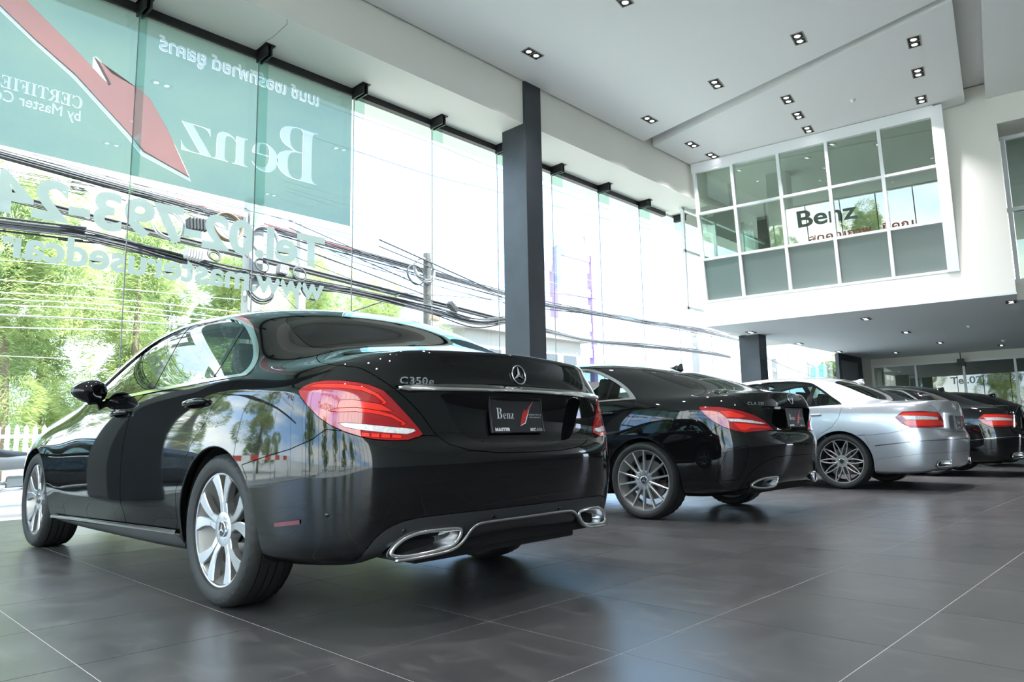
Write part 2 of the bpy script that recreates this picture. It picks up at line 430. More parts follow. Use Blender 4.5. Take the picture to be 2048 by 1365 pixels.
A_SPEC['cols'].update({
  0:[(.16,.28),(.06,.30),(.03,.40),(.01,.52),(.0,.61),(.02,.66),(.06,.70),(.055,.80),(.045,.90),(.05,.975),(.075,1.045)],
  3:[(.16,.27),(.06,.28),(.03,.38),(.01,.51),(0,.605),(.015,.66),(.045,.70),(.045,.80),(.04,.90),(.055,.965),(.095,1.035)],
  5:[(.15,.23),(.05,.25),(.02,.36),(.0,.50),(0,.61),(.006,.68),(.016,.75),(.03,.83),(.045,.90),(.075,.955),(.125,1.01)],
  7:[(.12,.20),(.04,.22),(.012,.34),(0,.48),(0,.60),(.002,.69),(.006,.76),(.012,.84),(.024,.905),(.055,.96),(.10,1.005)]})
A_SPEC['top']=[(-.80,1.058,.58,.018),(-.62,1.098,.57,.025),(-.42,1.172,.56,.035),(-.20,1.248,.55,.045),(.08,1.322,.55,.05),(.42,1.392,.565,.058),
  (.80,1.432,.58,.062),(1.15,1.436,.585,.062),(1.42,1.405,.585,.06),(1.72,1.28,.61,.055),(1.97,1.14,.64,.04),(2.16,1.05,.68,.03),(2.36,1.01,.69,.03),(2.66,.955,.67,.03),(2.95,.895,.65,.03)]
E_SPEC=dict(C_SPEC)
E_SPEC['contour']=[(-1.13,0),(-1.128,.2),(-1.115,.4),(-1.085,.57),(-1.03,.71),(-.95,.815),(-.82,.875),(-.60,.905),(-.38,.918),(-.14,.925),(.1,.925),(.38,.92)]+[(x+.04*min(1,(x-.5)/.8),y*1.018) for x,y in C_SPEC['contour'][12:]]
E_SPEC['cols']=dict(C_SPEC['cols'])
E_SPEC['cols'].update({
  0:[(.12,.25),(.04,.27),(.02,.38),(.004,.52),(0,.61),(.012,.655),(.05,.69),(.055,.80),(.05,.90),(.06,.98),(.08,1.06)],
  3:[(.12,.24),(.04,.26),(.02,.37),(.004,.51),(0,.605),(.010,.655),(.045,.69),(.05,.80),(.045,.90),(.06,.975),(.095,1.055)],
  5:[(.12,.21),(.04,.23),(.015,.35),(.0,.50),(0,.60),(.006,.66),(.018,.72),(.03,.81),(.04,.89),(.06,.955),(.10,1.03)],
  7:[(.12,.19),(.04,.21),(.012,.33),(0,.47),(0,.585),(.002,.68),(.006,.76),(.012,.84),(.024,.91),(.045,.97),(.075,1.025)],
  10:[(.12,.20),(.04,.22),(.012,.32),(.0,.46),(0,.60),(.004,.70),(.010,.78),(.018,.87),(.028,.94),(.042,.99),(.06,1.03)],
  12:[(.12,.18),(.04,.20),(.034,.29),(.008,.385),(.001,.50),(.002,.64),(.008,.77),(.016,.87),(.026,.94),(.04,.985),(.052,1.025)],
  16:[(.12,.18),(.04,.20),(.034,.29),(.006,.385),(.001,.50),(.002,.62),(.010,.74),(.022,.84),(.034,.91),(.046,.96),(.058,1.0)]})
E_SPEC['top']=[(-.93,1.065,.62,.018),(-.74,1.078,.62,.02),(-.50,1.125,.62,.03),(-.26,1.245,.61,.045),(.0,1.36,.60,.05),(.30,1.44,.61,.055),
  (.80,1.474,.625,.06),(1.2,1.470,.625,.06),(1.55,1.43,.62,.058),(1.89,1.30,.64,.055),(2.14,1.17,.67,.04),(2.34,1.07,.70,.03),(2.54,1.03,.70,.03),(2.84,.975,.69,.03),(3.12,.91,.67,.03)]
def hull(b,p,out=.0):
    """point on the left flank/rear nearest to p, pushed out"""
    c,n=b.near(p); return c+n*out
def wheel_meshes(kind,r,w,rr):
    m={}
    # tyre
    h=w/2; sw=r-rr
    prof=[(h*.72,rr-.008),(h*.92,rr+.004),(h*.99,rr+sw*.28),(h*1.0,rr+sw*.5),(h*.97,rr+sw*.72),(h*.90,r-.014),(h*.80,r-.004),(h*.56,r-.0005),(h*.555,r-.009),(h*.50,r-.009),(h*.495,r),(h*.19,r+.0005),(h*.185,r-.009),(h*.12,r-.009),(h*.115,r+.0005)]
    prof=prof+[(-u,q) for u,q in reversed(prof)]
    def mod(j,k,q):
        jj=j if j<15 else 29-j
        return q-.0045 if (jj in(5,6) and k%3==0) else q
    b=MB(); b.smooth=True; b.lathe(prof,120,mod=mod,closed=False); m['tire']=b.build('tire',M['rubber'],mesh=True,auto=.6)
    # rim barrel, lip
    b=MB(); b.smooth=True
    b.cur=0; b.lathe([(h*.80,rr+.002),(h*.84,rr-.003),(h*.83,rr-.010),(h*.76,rr-.013)],96)
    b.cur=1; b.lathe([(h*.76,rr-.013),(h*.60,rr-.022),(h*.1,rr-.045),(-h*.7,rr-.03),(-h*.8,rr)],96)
    y0=h*.80 # spoke plane
    def spoke(a0,r0,w0,a1,r1,w1,yo=(.0,.012),th=.035,seg=5,curve=0):
        """bar in the wheel plane from polar (a0,r0) to (a1,r1)"""
        P=[]
        for i in range(seg+1):
            t=i/seg; q=r0+(r1-r0)*t; a=a0+(a1-a0)*(t**(1+curve)); ww=w0+(w1-w0)*t
            c=Vector((math.cos(a)*q,0,math.sin(a)*q)); 
            P.append((c,ww,y0+yo[0]+(yo[1]-yo[0])*t))
        rings=[]
        for i,(c,ww,y) in enumerate(P):
            d=(P[min(i+1,seg)][0]-P[max(i-1,0)][0]).normalized(); n=Vector((-d.z,0,d.x))
            rings.append(b.add([c+n*ww/2+Vector((0,y-.004,0)),c+n*(ww/2-.004)+Vector((0,y,0)),c-n*(ww/2-.004)+Vector((0,y,0)),c-n*ww/2+Vector((0,y-.004,0)),c-n*ww*.35+Vector((0,y-th,0)),c+n*ww*.35+Vector((0,y-th,0))]))
        for i in range(seg):
            p,q=rings[i],rings[i+1]
            for k in range(6):
                j=(k+1)%6; b.cur=0 if k in(0,1,2) else 1; b.smooth=False; b.face(p+k,p+j,q+j,q+k)
        for p in (rings[0],rings[-1]): b.cur=1; b.face(*[p+k for k in range(6)])
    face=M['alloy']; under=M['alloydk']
    R=rr-.010
    if kind=='twin':       # five wide forked spokes
        for i in range(5):
            a=PI/2+i*2*PI/5
            for s in(-1,1):
                spoke(a+s*.26,.050,.040,a+s*.135,R*.50,.030,(-.014,-.006)); spoke(a+s*.135,R*.485,.030,a+s*.29,R,.060,(-.006,.004),curve=.35)
            spoke(a+.63,.045,.03,a+.63,.078,.022,(-.022,-.022))
        hubr=.075
    elif kind=='multi':
        for i in range(14): a=PI/2+.04+i*2*PI/14; spoke(a,.055,.020,a,R,.014,(-.010,.002))
        hubr=.082
    else:                  # crossed
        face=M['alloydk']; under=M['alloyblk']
        for i in range(10):
            a=PI/2+i*2*PI/10
            for s in(-1,1): spoke(a,.05,.016,a+s*.30,R,.014,(-.010,.002))
        hubr=.075
    b.smooth=True; b.cur=0; b.lathe([(y0-.012,hubr),(y0-.010,hubr-.006),(y0-.014,.036),(y0-.014,.034)],40); b.cur=1; b.lathe([(y0-.06,hubr*.95),(y0-.012,hubr)],40)
    # bolts
    for i in range(5):
        a=PI/2+.3+i*2*PI/5; c=(math.cos(a)*.056,0,math.sin(a)*.056)
        b.cur=2; b.lathe([(y0-.0125,.0105),(y0-.0128,0.0)],12,cen=c); b.cur=0; b.lathe([(y0-.0105,.0125),(y0-.0105,.0100)],12,cen=c)
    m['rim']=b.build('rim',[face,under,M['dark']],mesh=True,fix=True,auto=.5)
    # centre cap with star
    b=MB(); b.smooth=True; b.cur=0; b.lathe([(y0-.014,.035),(y0-.006,.033),(y0-.005,.029),(y0-.007,.0285)],40); b.cur=1; b.lathe([(y0-.007,.029),(y0-.006,0.0)],40)
    b.cur=0
    for i in range(3):
        a=PI/2+i*2*PI/3; c,s_=math.cos(a),math.sin(a); pts=[(c*.027,s_*.027),(-s_*.005,c*.005),(s_*.005,-c*.005)]
        b.prism(pts,y0-.007,y0-.003,lambda u,v,w_:(u,w_,v))
    m['cap']=b.build('centre_cap',[M['chrome'],M['plastic']],mesh=True,auto=.5)
    # brake disc and caliper
    b=MB(); b.smooth=True; b.lathe([(.0,.165),(.0,.07),(.03,.065)],40); b.lathe([(-.025,.165),(.0,.165)],40)
    m['disc']=b.build('brake_disc',M['disc'],mesh=True,auto=.5)
    b=MB()
    for k in range(6):
        a=PI*.80+k*.12; b.box((math.cos(a)*.15,.0,math.sin(a)*.15),(.06,.09,.05))
    m['caliper']=b.build('brake_caliper',M['steel'],mesh=True,bevel=.006)
    return m
def add_wheel(ms,car,x,y,r,side,label=None):
    w=bpy.data.objects.new('wheel',None); COL.objects.link(w); w.parent=car; w.location=(x,y,r); w.rotation_euler=(0,0,0 if side>0 else PI)
    for k in('tire','rim','cap','disc','caliper'):
        o=link(ms[k].name.split('.')[0],ms[k],parent=w)
        if k in('disc','caliper'): o.location=(0,-.02,0)
    return w
def text_mesh(body,size,bold=0,extrude=0,align='LEFT',shear=0,xs=1,space=1):
    c=bpy.data.curves.new('lettering','FONT'); c.body=body; c.size=size; c.offset=bold; c.extrude=extrude; c.align_x=align; c.space_character=space; c.shear=shear; c.resolution_u=4
    o=bpy.data.objects.new('lettering',c); COL.objects.link(o)
    me=bpy.data.meshes.new_from_object(o.evaluated_get(bpy.context.evaluated_depsgraph_get())); bpy.data.objects.remove(o)
    if xs!=1:
        for v in me.vertices: v.co.x*=xs
    me.name='lettering'; me.materials.clear(); return me
def star_mesh(R):
    b=MB(); b.smooth=True; b.tube([(0,math.cos(a)*R,math.sin(a)*R) for a in [i*2*PI/48 for i in range(48)]],R*.085,8,closed=True)
    b.smooth=False
    for i in range(3):
        a=PI/2+i*2*PI/3; c,s=math.cos(a),math.sin(a)
        tip=(0,c*R*.98,s*R*.98); l=(0,-s*R*.17+c*R*.04,c*R*.17+s*R*.04); r=(0,s*R*.17+c*R*.04,-c*R*.17+s*R*.04); top=(-R*.16,0,0)
        n=b.add([tip,l,top,r]); b.face(n,n+1,n+2); b.face(n,n+2,n+3); b.face(n,n+3,n+1)
    return b
def islands(o):
    bm=bmesh.new(); bm.from_mesh(o.data); left=set(bm.faces); groups=[]
    while left:
        st=[left.pop()]; g=list(st)
        while st:
            f=st.pop()
            for v in f.verts:
                for q in v.link_faces:
                    if q in left: left.discard(q); st.append(q); g.append(q)
        groups.append(g)
    for g in groups:
        vs={}; me=bpy.data.meshes.new('pillar_trim'); V=[];Fs=[]
        for f in g:
            for v in f.verts:
                if v not in vs: vs[v]=len(V); V.append(tuple(v.co))
            Fs.append([vs[v] for v in f.verts])
        me.from_pydata(V,[],Fs); me.polygons.foreach_set('use_smooth',[True]*len(Fs)); me.set_sharp_from_angle(angle=.7); link('pillar_trim',me,M['gloss'],o.parent)
    bm.free(); bpy.data.objects.remove(o)
def build_car(F,spec,levels,loc,yaw,label,group=None,wheels=None,name='car'):
    car=thing(name,label,'car',loc,(0,0,math.radians(yaw)),group)
    b=Body(spec,levels); P=F['paint']; wb=F['wb']; r=F['r']
    # knife work ------------------------------------------------------------
    for cx in (0,wb):
        cz=F['archz']; R=F['archr']; b.cut('gone',[(cx+math.cos(a)*R,cz+math.sin(a)*R) for a in [i*2*PI/40 for i in range(40)]],'y',lim=lambda c:c.y>.3)
    b.cut('rear_bumper',F['bumper'],'y',only=['body'])
    b.cut('sill',F['sill'],'y',only=['body'])
    b.cut('trim',F['dlo_out'],'y',only=['body'],lim=lambda c:c.z>.8)
    b.cut('pillar',F['dlo_in'],'y',only=['trim'])
    for nm,pl in F['panes']: b.cut(nm,pl,'y',only=['pillar'])
    for nm,pl in F['doors']: b.cut(nm,pl,'y',only=['body'])
    b.cut('rear_window',F['rear_window'],'z',only=['body'],lim=lambda c:c.z>.95)
    b.cut('windshield',F['windshield'],'z',only=['body'],lim=lambda c:c.z>.9)
    b.cut('hood',F['hood'],'z',only=['body'],lim=lambda c:c.z>.66)
    b.cut('trunk_lid',F['deck'],'z',only=['body'],lim=lambda c:c.z>F['deckz'])
    b.cut('trunk_lid',F['trunk'],'x',only=['body','rear_bumper'],lim=lambda c:c.x<F['trunkx'])
    if 'recess' in F: b.cut('plate_recess',F['recess'],'x',only=['trunk_lid'],lim=lambda c:c.x<F['trunkx'])
    if 'ledge' in F: b.cut('trunk_ledge',F['ledge'],'x',only=['trunk_lid'],lim=lambda c:c.x<F['trunkx'])
    b.cut('tail_light',F['tail'],F.get('tang',45),only=['body','rear_bumper','trunk_lid'])
    for nm,pl,mt in F.get('tailz',[]): b.cut(nm,pl,F.get('tang',45),only=['tail_light'])
    b.cut('diffuser',F['diffuser'],'x',only=['rear_bumper'],lim=lambda c:c.x<-.5)
    b.cut('head_light',F['head'],135,only=['body'])
    b.cut('grille',F['grille'],180,only=['body'],lim=lambda c:c.x>2)
    for nm,pl,ax,mt in F.get('extra',[]): b.cut(nm,pl,ax,only=['rear_bumper','body','diffuser'])
    if 'tip' in F: b.cut('gone',bez(F['tip'],5,closed=True),'x',only=[n_ for n_ in('diffuser','rear_bumper','bumper_apron') if n_ in b.names],lim=lambda c:c.x<-.5)
    have={b.names[f[b.lay]] for f in b.bm.faces}
    def one(nm,objname,mt,parent=car,**k):
        return link(objname,b.take(nm,both=True,**k),mt,parent) if nm in have else None
    def two(nm,objname,mt,parent=(car,car),**k):
        return [link(objname,b.take(nm,mirror=(s<0),**k),mt,parent[i]) for i,s in enumerate((1,-1))] if nm in have else []
    one('body','body_shell',P,depth=.03); one('rear_bumper','rear_bumper',P,depth=.03); two('sill','sill',F.get('sillmat',M['plastic']),depth=.02)
    two('trim','window_trim',F['trim'],offset=.004,shrink=0,depth=.010); [islands(o) for o in two('pillar','pillar_trim',M['gloss'],offset=-.004,shrink=0,depth=.003)]
    for nm,pl in F['panes']: two(nm,'side_window',M['cglass'],offset=-.006,shrink=0,depth=0)
    doors=[]
    for nm,pl in F['doors']: doors.append(two(nm,nm,P,depth=.025))
    one('rear_window','rear_window',F.get('rwglass',M['cglassdk']),shrink=.001,depth=.004); one('windshield','windshield',M['cglass'],depth=.004)
    one('hood','hood',P); tr=one('trunk_lid','trunk_lid',P,depth=.045)
    if 'recess' in F: one('plate_recess','plate_recess',P,parent=tr,offset=-.038,shrink=-.004,depth=0)
    if 'ledge' in F:
        z0,z1,amt=F['ledgef']
        def ed(bm,main,N):
            for v in N:
                if v.is_valid: v.co.x-=amt*max(0,min(1,(z1-v.co.z)/(z1-z0)))
        one('trunk_ledge','trunk_ledge',M['strip'],parent=tr,shrink=0,depth=.03,edit=ed,flat=True)
    tl=two('tail_light','tail_light',M['red'],offset=.003,depth=.02)
    for nm,pl,mt in F.get('tailz',[]):
        two(nm,{'clear':'reverse_light','redb':'light_bar','reddk':'light_panel','red':'light_panel'}[mt],M[mt],parent=tl,offset=.003,shrink=0,depth=.006)
    one('diffuser','diffuser',F.get('difmat',M['plastic']),shrink=.002,depth=.03)
    for o in two('head_light','head_light',M['clear'],depth=.01): pass
    one('grille','grille',M['plastic'],offset=-.02,depth=0)
    for nm,pl,ax,mt in F.get('extra',[]): two(nm,nm,mt,shrink=.001,depth=.01)
    # handles ------------------------------------------------------------------
    for i,(hx,hz) in enumerate(F['handles']):
        for si,s in enumerate((1,-1)):
            m=MB(); m.smooth=True; q=[]
            for t,o in ((-.118,.0),(-.105,.016),(-.06,.030),(0,.034),(.06,.030),(.1,.018),(.118,.004)):
                c,n=b.near((hx+t,1,hz-t*.05)); v=c+n*o; q.append((v.x,v.y*s,v.z))
            m.tube(q,[.004,.012,.0145,.015,.0145,.013,.005],12)
            m2=MB(); m2.smooth=True; c,n=b.near((hx,1,hz-.008)); rings=[]
            for k in range(3):
                rad=(1,.7,.0)[k]; rings.append(m2.add([((lambda c2:(c2.x,c2.y*s,c2.z))(hull(b,(hx+math.cos(a)*.095*rad,1,hz-.006+math.sin(a)*.028*rad),.0025))) for a in [j*2*PI/24 for j in range(24)]]))
            for k in range(2):
                for j in range(24): m2.face(rings[k]+j,rings[k]+(j+1)%24,rings[k+1]+(j+1)%24,rings[k+1]+j)
            par=doors[i][si] if i<len(doors) and doors[i] else car
            h=m.build('handle',F.get('handlemat',P),par); m2.build('handle_cup',M['gloss'] if P is not M['silver'] else P,h)
    # mirrors -----------------------------------------------------------------
    mx,my,mz=F['mirror']
    for s in(1,-1):
        m=MB(); m.smooth=True; n=20; R=[]
        for j in range(9):
            th=PI*j/8; rr=math.sin(th)**.8; xx=math.cos(th)*.072
            R.append(m.add([(mx+xx*(1+.15*math.cos(a)),s*(my+rr*.098*math.cos(a)),mz+rr*.070*math.sin(a)*(1-.25*math.cos(a))) for a in [k*2*PI/n for k in range(n)]]))
        for j in range(8):
            for k in range(n): m.face(R[j]+k,R[j]+(k+1)%n,R[j+1]+(k+1)%n,R[j+1]+k)
        o=m.build('side_mirror',P,car)
        a=MB(); a.smooth=True; c,nn=b.near((mx+.05,1,F['belt']-.03)); a.tube([(c.x,s*(c.y-.02),c.z),(mx+.02,s*(my-.06),mz-.055),(mx+.01,s*my,mz-.06)],[.024,.020,.016],10); a.build('mirror_arm',M['gloss'],o)
    # wheels --------------------------------------------------------------------
    ms=wheels; tw=F['track']
    for x in(0,wb):
        for s in(1,-1): add_wheel(ms,car,x,s*tw,r,s)
    # arches, undertray ---------------------------------------------------------
    for x in(0,wb):
        for s in(1,-1):
            m=MB(); m.smooth=True; R=F['archr']-.004
            a0=-.25; prof=[(F['w']-.045,R+.006),(.62,R+.002),(.55,R-.02),(.55,.05)]
            m.lathe([(s*u,q) for u,q in prof],32,cen=(x,0,F['archz']),a0=a0,a1=PI-a0); m.build('wheel_arch_liner',M['dark'],car,fix=False)
            l=MB(); l.smooth=True; R2=F['archr']
            pts=[]
            for k in range(33):
                a=-.18+(PI+.36)*k/32; X=x+math.cos(a)*R2; Z=F['archz']+math.sin(a)*R2; h,nn=b.hit((X,2,Z),(0,-1,0))
                if h: pts.append((X,s*(h.y-.006),Z))
            if len(pts)>4: l.tube(pts,.0065,6); l.build('arch_lip',P,car)
    xr=spec['contour'][0][0]; xf=spec['contour'][-1][0]; z0=F['under']
    m=MB()
    m.prism([(F['archr']+.02,-F['w']+.1),(wb-F['archr']-.02,-F['w']+.1),(wb-F['archr']-.02,F['w']-.1),(F['archr']+.02,F['w']-.1)],z0-.01,z0+.04,lambda u,v,w_:(u,v,w_))
    m.prism([(xr+.16,-.62),(F['archr']+.1,-.55),(F['archr']+.1,.55),(xr+.16,.62)],z0+.05,z0+.12,lambda u,v,w_:(u,v,w_))
    m.prism([(wb-F['archr']-.1,-.55),(xf-.25,-.6),(xf-.25,.6),(wb-F['archr']-.1,.55)],z0,z0+.06,lambda u,v,w_:(u,v,w_))
    m.box((xr+.30,0,z0+.07),(.22,1.0,.10)); m.box((-.0,0,z0+.12),(.10,1.3,.09)); m.box((xr+.52,.2,z0+.03),(.2,.3,.09))
    m.build('undertray',M['dark'],car,bevel=.01)
    # cabin -----------------------------------------------------------------------
    m=MB(); m.lohi((.15,-.72,.22),(wb-.4,.72,.30)); m.lohi((-.25,-.60,.30),(.1,.60,F['belt']-.08)); m.lohi((-.75,-.60,F['belt']-.09),(-.1,.60,F['belt']-.06)); m.lohi((wb-.85,-.70,.5),(wb-.42,.70,F['belt']-.04))
    for s in(1,-1): m.lohi((.2,s*.74,.3),(wb-.5,s*.80,F['belt']-.10))
    m.build('cabin_lining',M['seat'],car,bevel=.02)
    for (sx,sy) in ((1.12,.38),(1.12,-.38)):
        q=MB(); q.lohi((sx-.25,sy-.25,.34),(sx+.28,sy+.25,.52)); MM=Matrix.Rotation(-.26,3,'Y'); q.box((sx-.36,sy,.80),(.13,.46,.58),MM); q.box((sx-.46,sy,1.16),(.09,.27,.17),MM); q.build('front_seat',M['seat'],car,bevel=.035)
    q=MB(); q.lohi((.05,-.58,.34),(.5,.58,.50)); MM=Matrix.Rotation(-.32,3,'Y'); q.box((-.06,0,.74),(.12,1.14,.50),MM)
    for sy in(.36,-.36): q.box((-.16,sy,1.04),(.08,.25,.13),MM)
    q.build('rear_bench',M['seat'],car,bevel=.03)
    q=MB(); q.smooth=True; C0=Vector((wb-.98,.38,.86)); MM=Matrix.Rotation(-.4,3,'Y'); q.tube([C0+MM@Vector((0,math.cos(a)*.18,math.sin(a)*.18)) for a in [k*2*PI/28 for k in range(28)]],.014,8,closed=True); q.smooth=False; q.box(C0,(.03,.32,.05),MM); q.build('steering_wheel',M['plastic'],car)
    # emblem, badge ---------------------------------------------------------------
    c,n=b.hit((-3,.001,F['star'][0]),(1,0,0)); o=star_mesh(F['star'][1]).build('emblem',M['chrome'],tr); o.location=c+n*.006; o.rotation_euler=(0,math.atan2(n.z,-n.x)*F.get('startilt',1),0)
    if 'badge' in F:
        tx,y0,z0_,sz=F['badge']; bm=bmesh.new(); y=y0
        for ch in tx:
            if ch==' ': y-=sz*.35; continue
            me=text_mesh(ch,sz*(1.0),bold=sz*.012,extrude=.0025,xs=1.25); wch=max(v.co.x for v in me.vertices); 
            h,n=b.hit((-3,y-wch/2,z0_+sz*.35),(1,0,0)); n=Vector((n.x,n.y,0)).normalized(); ex=Vector((-n.y,n.x,0)); 
            ex=-ex if ex.y>0 else ex
            for v in me.vertices: p=h+ex*(v.co.x-wch/2)+Vector((0,0,v.co.y-sz*.35))+n*(v.co.z+.003); v.co=p
            bm.from_mesh(me); bpy.data.meshes.remove(me); y-=wch+sz*.10
        me=bpy.data.meshes.new('model_badge'); bm.to_mesh(me); bm.free(); link('model_badge',me,M['chrome'],tr)
    # plate -------------------------------------------------------------------------
    px,pz,pw,ph=F['platepos']; pl=bpy.data.objects.new('licence_plate',None); COL.objects.link(pl); pl.parent=car; pl.location=(px,0,pz); pl.rotation_euler=(0,F.get('platetilt',.12),0)
    q=MB(); q.box((0,0,0),(.010,pw,ph)); q.build('plate_board',M['plate'],pl,bevel=.004)
    q=MB(); q.tube([(-.005,sy*pw/2*.985,sz*ph/2*.97) for sy,sz in((1,1),(1,-1),(-1,-1),(-1,1))],.0045,6,closed=True); q.build('plate_frame',M['plastic'],pl)
    def put(me,mt,y,z,nm='plate_lettering',sc=1):
        for v in me.vertices: v.co=Vector((-.0062-v.co.z,y-v.co.x*sc,z+v.co.y*sc))
        link(nm,me,mt,pl)
    put(text_mesh('\U0001D401',.070,bold=-.0006,xs=.85),M['paper'],.135,-.018); put(text_mesh('\U0001D41E\U0001D427\U0001D433',.052,bold=-.0006,xs=.92),M['paper'],.094,-.018)
    q=MB(); 
    f=lambda u,v,w_:(w_,-u,v)
    q.prism([(.012,-.045),(.045,-.030),(.060,0),(.085,.038),(.112,.062),(.085,.043),(.058,.018),(.050,.022),(.050,.030),(.046,.018),(.032,.006)],-.0062,-.0066,f); q.build('plate_mark',M['redp'],pl)
    q=MB(); q.prism([(.010,-.050),(.014,-.046),(.044,-.034),(.060,-.004),(.085,.034),(.113,.063),(.084,.031),(.064,-.008),(.047,-.038)],-.0064,-.0068,f); q.build('plate_mark_edge',M['paper'],pl)
    put(text_mesh('\U0001D402\U0001D404\U0001D411\U0001D413\U0001D408\U0001D405\U0001D408\U0001D404\U0001D403 \U0001D414\U0001D412\U0001D404\U0001D403 \U0001D402\U0001D400\U0001D411',.0115,bold=-.0002,xs=.72),M['paper'],-.070,-.002)
    put(text_mesh('by Master Certified Used Car',.0085,xs=.8),M['paper'],-.074,-.013)
    put(text_mesh('MASTER',.022,bold=.0012,xs=1.15),M['paper'],.150,-.073); q=MB(); q.lohi((-.0066,.055,-.079),(-.0062,.150,-.077)); q.build('plate_rule',M['paper'],pl)
    put(text_mesh('MGC',.021,bold=.0008,xs=.8),M['paper'],-.075,-.073); put(text_mesh('-ASIA',.021,bold=-.0003,xs=.95),M['paper'],-.112,-.073)
    for v in pl.children: 
        if pw<.34: v.scale=(1,pw/.34,ph/.17)
    # exhaust, chrome line --------------------------------------------------------
    for s in(1,-1):
        if 'tip' in F:
            xo=F['tipx']; pts=bez(F['tip'],5,closed=True); 
            tz=max(p[1] for p in pts)-.005
            def X(y,tz=tz):
                h=b.hit((-3,max(.01,abs(y)),tz),(1,0,0))[0]; return h.x-.002 if h else xo(abs(y))
            q=MB(); q.smooth=True; q.tube([(X(y)-.004,s*y,z) for y,z in pts],.0085,8,closed=True); o=q.build('exhaust_tip',M['chrome'],car)
            cy=sum(p[0] for p in pts)/len(pts); cz=sum(p[1] for p in pts)/len(pts)
            q=MB(); q.smooth=True; A=q.add([(X(y),s*y,z) for y,z in pts]); B=q.add([(X(y)+.10,s*(cy+(y-cy)*.86),cz+(z-cz)*.80) for y,z in pts]); C_=q.add([(X(cy)+.11,s*(cy+(y-cy)*.3),cz+(z-cz)*.3) for y,z in pts]); n=len(pts)
            for k in range(n):
                j=(k+1)%n; q.cur=0; q.face(A+k,A+j,B+j,B+k); q.cur=1; q.face(B+k,B+j,C_+j,C_+k)
            q.face(*[C_+k for k in range(n)]); q.build('tip_inner',[M['satin'],M['dark']],o)
            # second, wider ring: the polished surround
            q=MB(); q.smooth=True; q.tube([(X(y)+.002,s*(cy+(y-cy)*1.085),cz+(z-cz)*1.20) for y,z in pts],.005,6,closed=True); q.build('tip_surround',M['plastic'],o)
    if 'chromeline' in F:
        pts=bez(F['chromeline'],6); full=[(((b.hit((-3,max(.002,y),.375),(1,0,0))[0] or Vector((F['tipx'](y),0,0))).x)-.010,y,z) for y,z in pts]; full+= [(x,-y,z) for x,y,z in reversed(full[:-1])]
        q=MB(); q.smooth=True; q.tube(full,.0065,8); q.build('diffuser_trim',M['satin'],car)
    if 'sillchrome' in F:
        x0,z0_,x1,z1_=F['sillchrome']
        for s in(1,-1):
            q=MB(); q.smooth=True; A=[];B=[]
            for k in range(21):
                t=k/20; X=x0+(x1-x0)*t; Z=z0_+(z1_-z0_)*t; c1=b.near((X,1,Z+.012))[0]; A.append((X,s*(c1.y+.006),Z+.013)); B.append((X,s*(c1.y+.012),Z-.006))
            a=q.add(A);bb=q.add(B); c_=q.add([(x,y-s*.02,z-.006) for x,y,z in B])
            for k in range(20): q.face(a+k,a+k+1,bb+k+1,bb+k); q.face(bb+k,bb+k+1,c_+k+1,c_+k)
            q.build('sill_trim',M['chrome'],car)
    for p in F.get('sensors',[]):
        for s in(1,-1):
            c,n=b.near(p); nn=Vector((n.x,n.y*s,n.z)); q=MB(); q.smooth=True; q.lathe([(.0,.0095),(.003,.0085),(.003,0)],16,axis='z'); q.build('parking_sensor',M['gloss'],car,loc=(c.x,c.y*s,c.z),rot=nn.to_track_quat('Z','Y').to_euler())
    if 'reflector' in F:
        for s in(1,-1):
            ra,rb=F['reflector']; q=MB(); A=[];B=[]
            for k in range(9):
                t=k/8; x=ra[0]+(rb[0]-ra[0])*t; y=ra[1]+(rb[1]-ra[1])*t; z=ra[2]+(rb[2]-ra[2])*t; c1=hull(b,(x,y,z+.008),.004); c2=hull(b,(x,y,z-.008),.004); A.append((c1.x,s*c1.y,c1.z)); B.append((c2.x,s*c2.y,c2.z))
            a=q.add(A);bb=q.add(B)
            for k in range(8): q.face(a+k,a+k+1,bb+k+1,bb+k)
            q.build('reflector',M['reddk'],car)
    if 'fin' in F:
        fx=F['fin']; h,n=b.hit((fx,.001,3),(0,0,-1)); q=MB(); q.smooth=True; z=h.z-.006; sl=-n.x/max(.2,n.z)*-1
        prof=[(.085,.0,.026),(.05,.018,.022),(.0,.045,.013),(-.045,.066,.006),(-.062,.064,.004),(-.068,.03,.010),(-.072,.0,.014)]
        A=q.add([(fx+x,w_,z+x*(n.x/-n.z)) for x,hh,w_ in prof]); Bq=q.add([(fx+x,0,z+x*(n.x/-n.z)+max(.004,hh)) for x,hh,w_ in prof]); Cq=q.add([(fx+x,-w_,z+x*(n.x/-n.z)) for x,hh,w_ in prof])
        for k in range(6): q.face(A+k,A+k+1,Bq+k+1,Bq+k); q.face(Bq+k,Bq+k+1,Cq+k+1,Cq+k)
        q.build('roof_antenna',F.get('finmat',P),car)
    return car,b
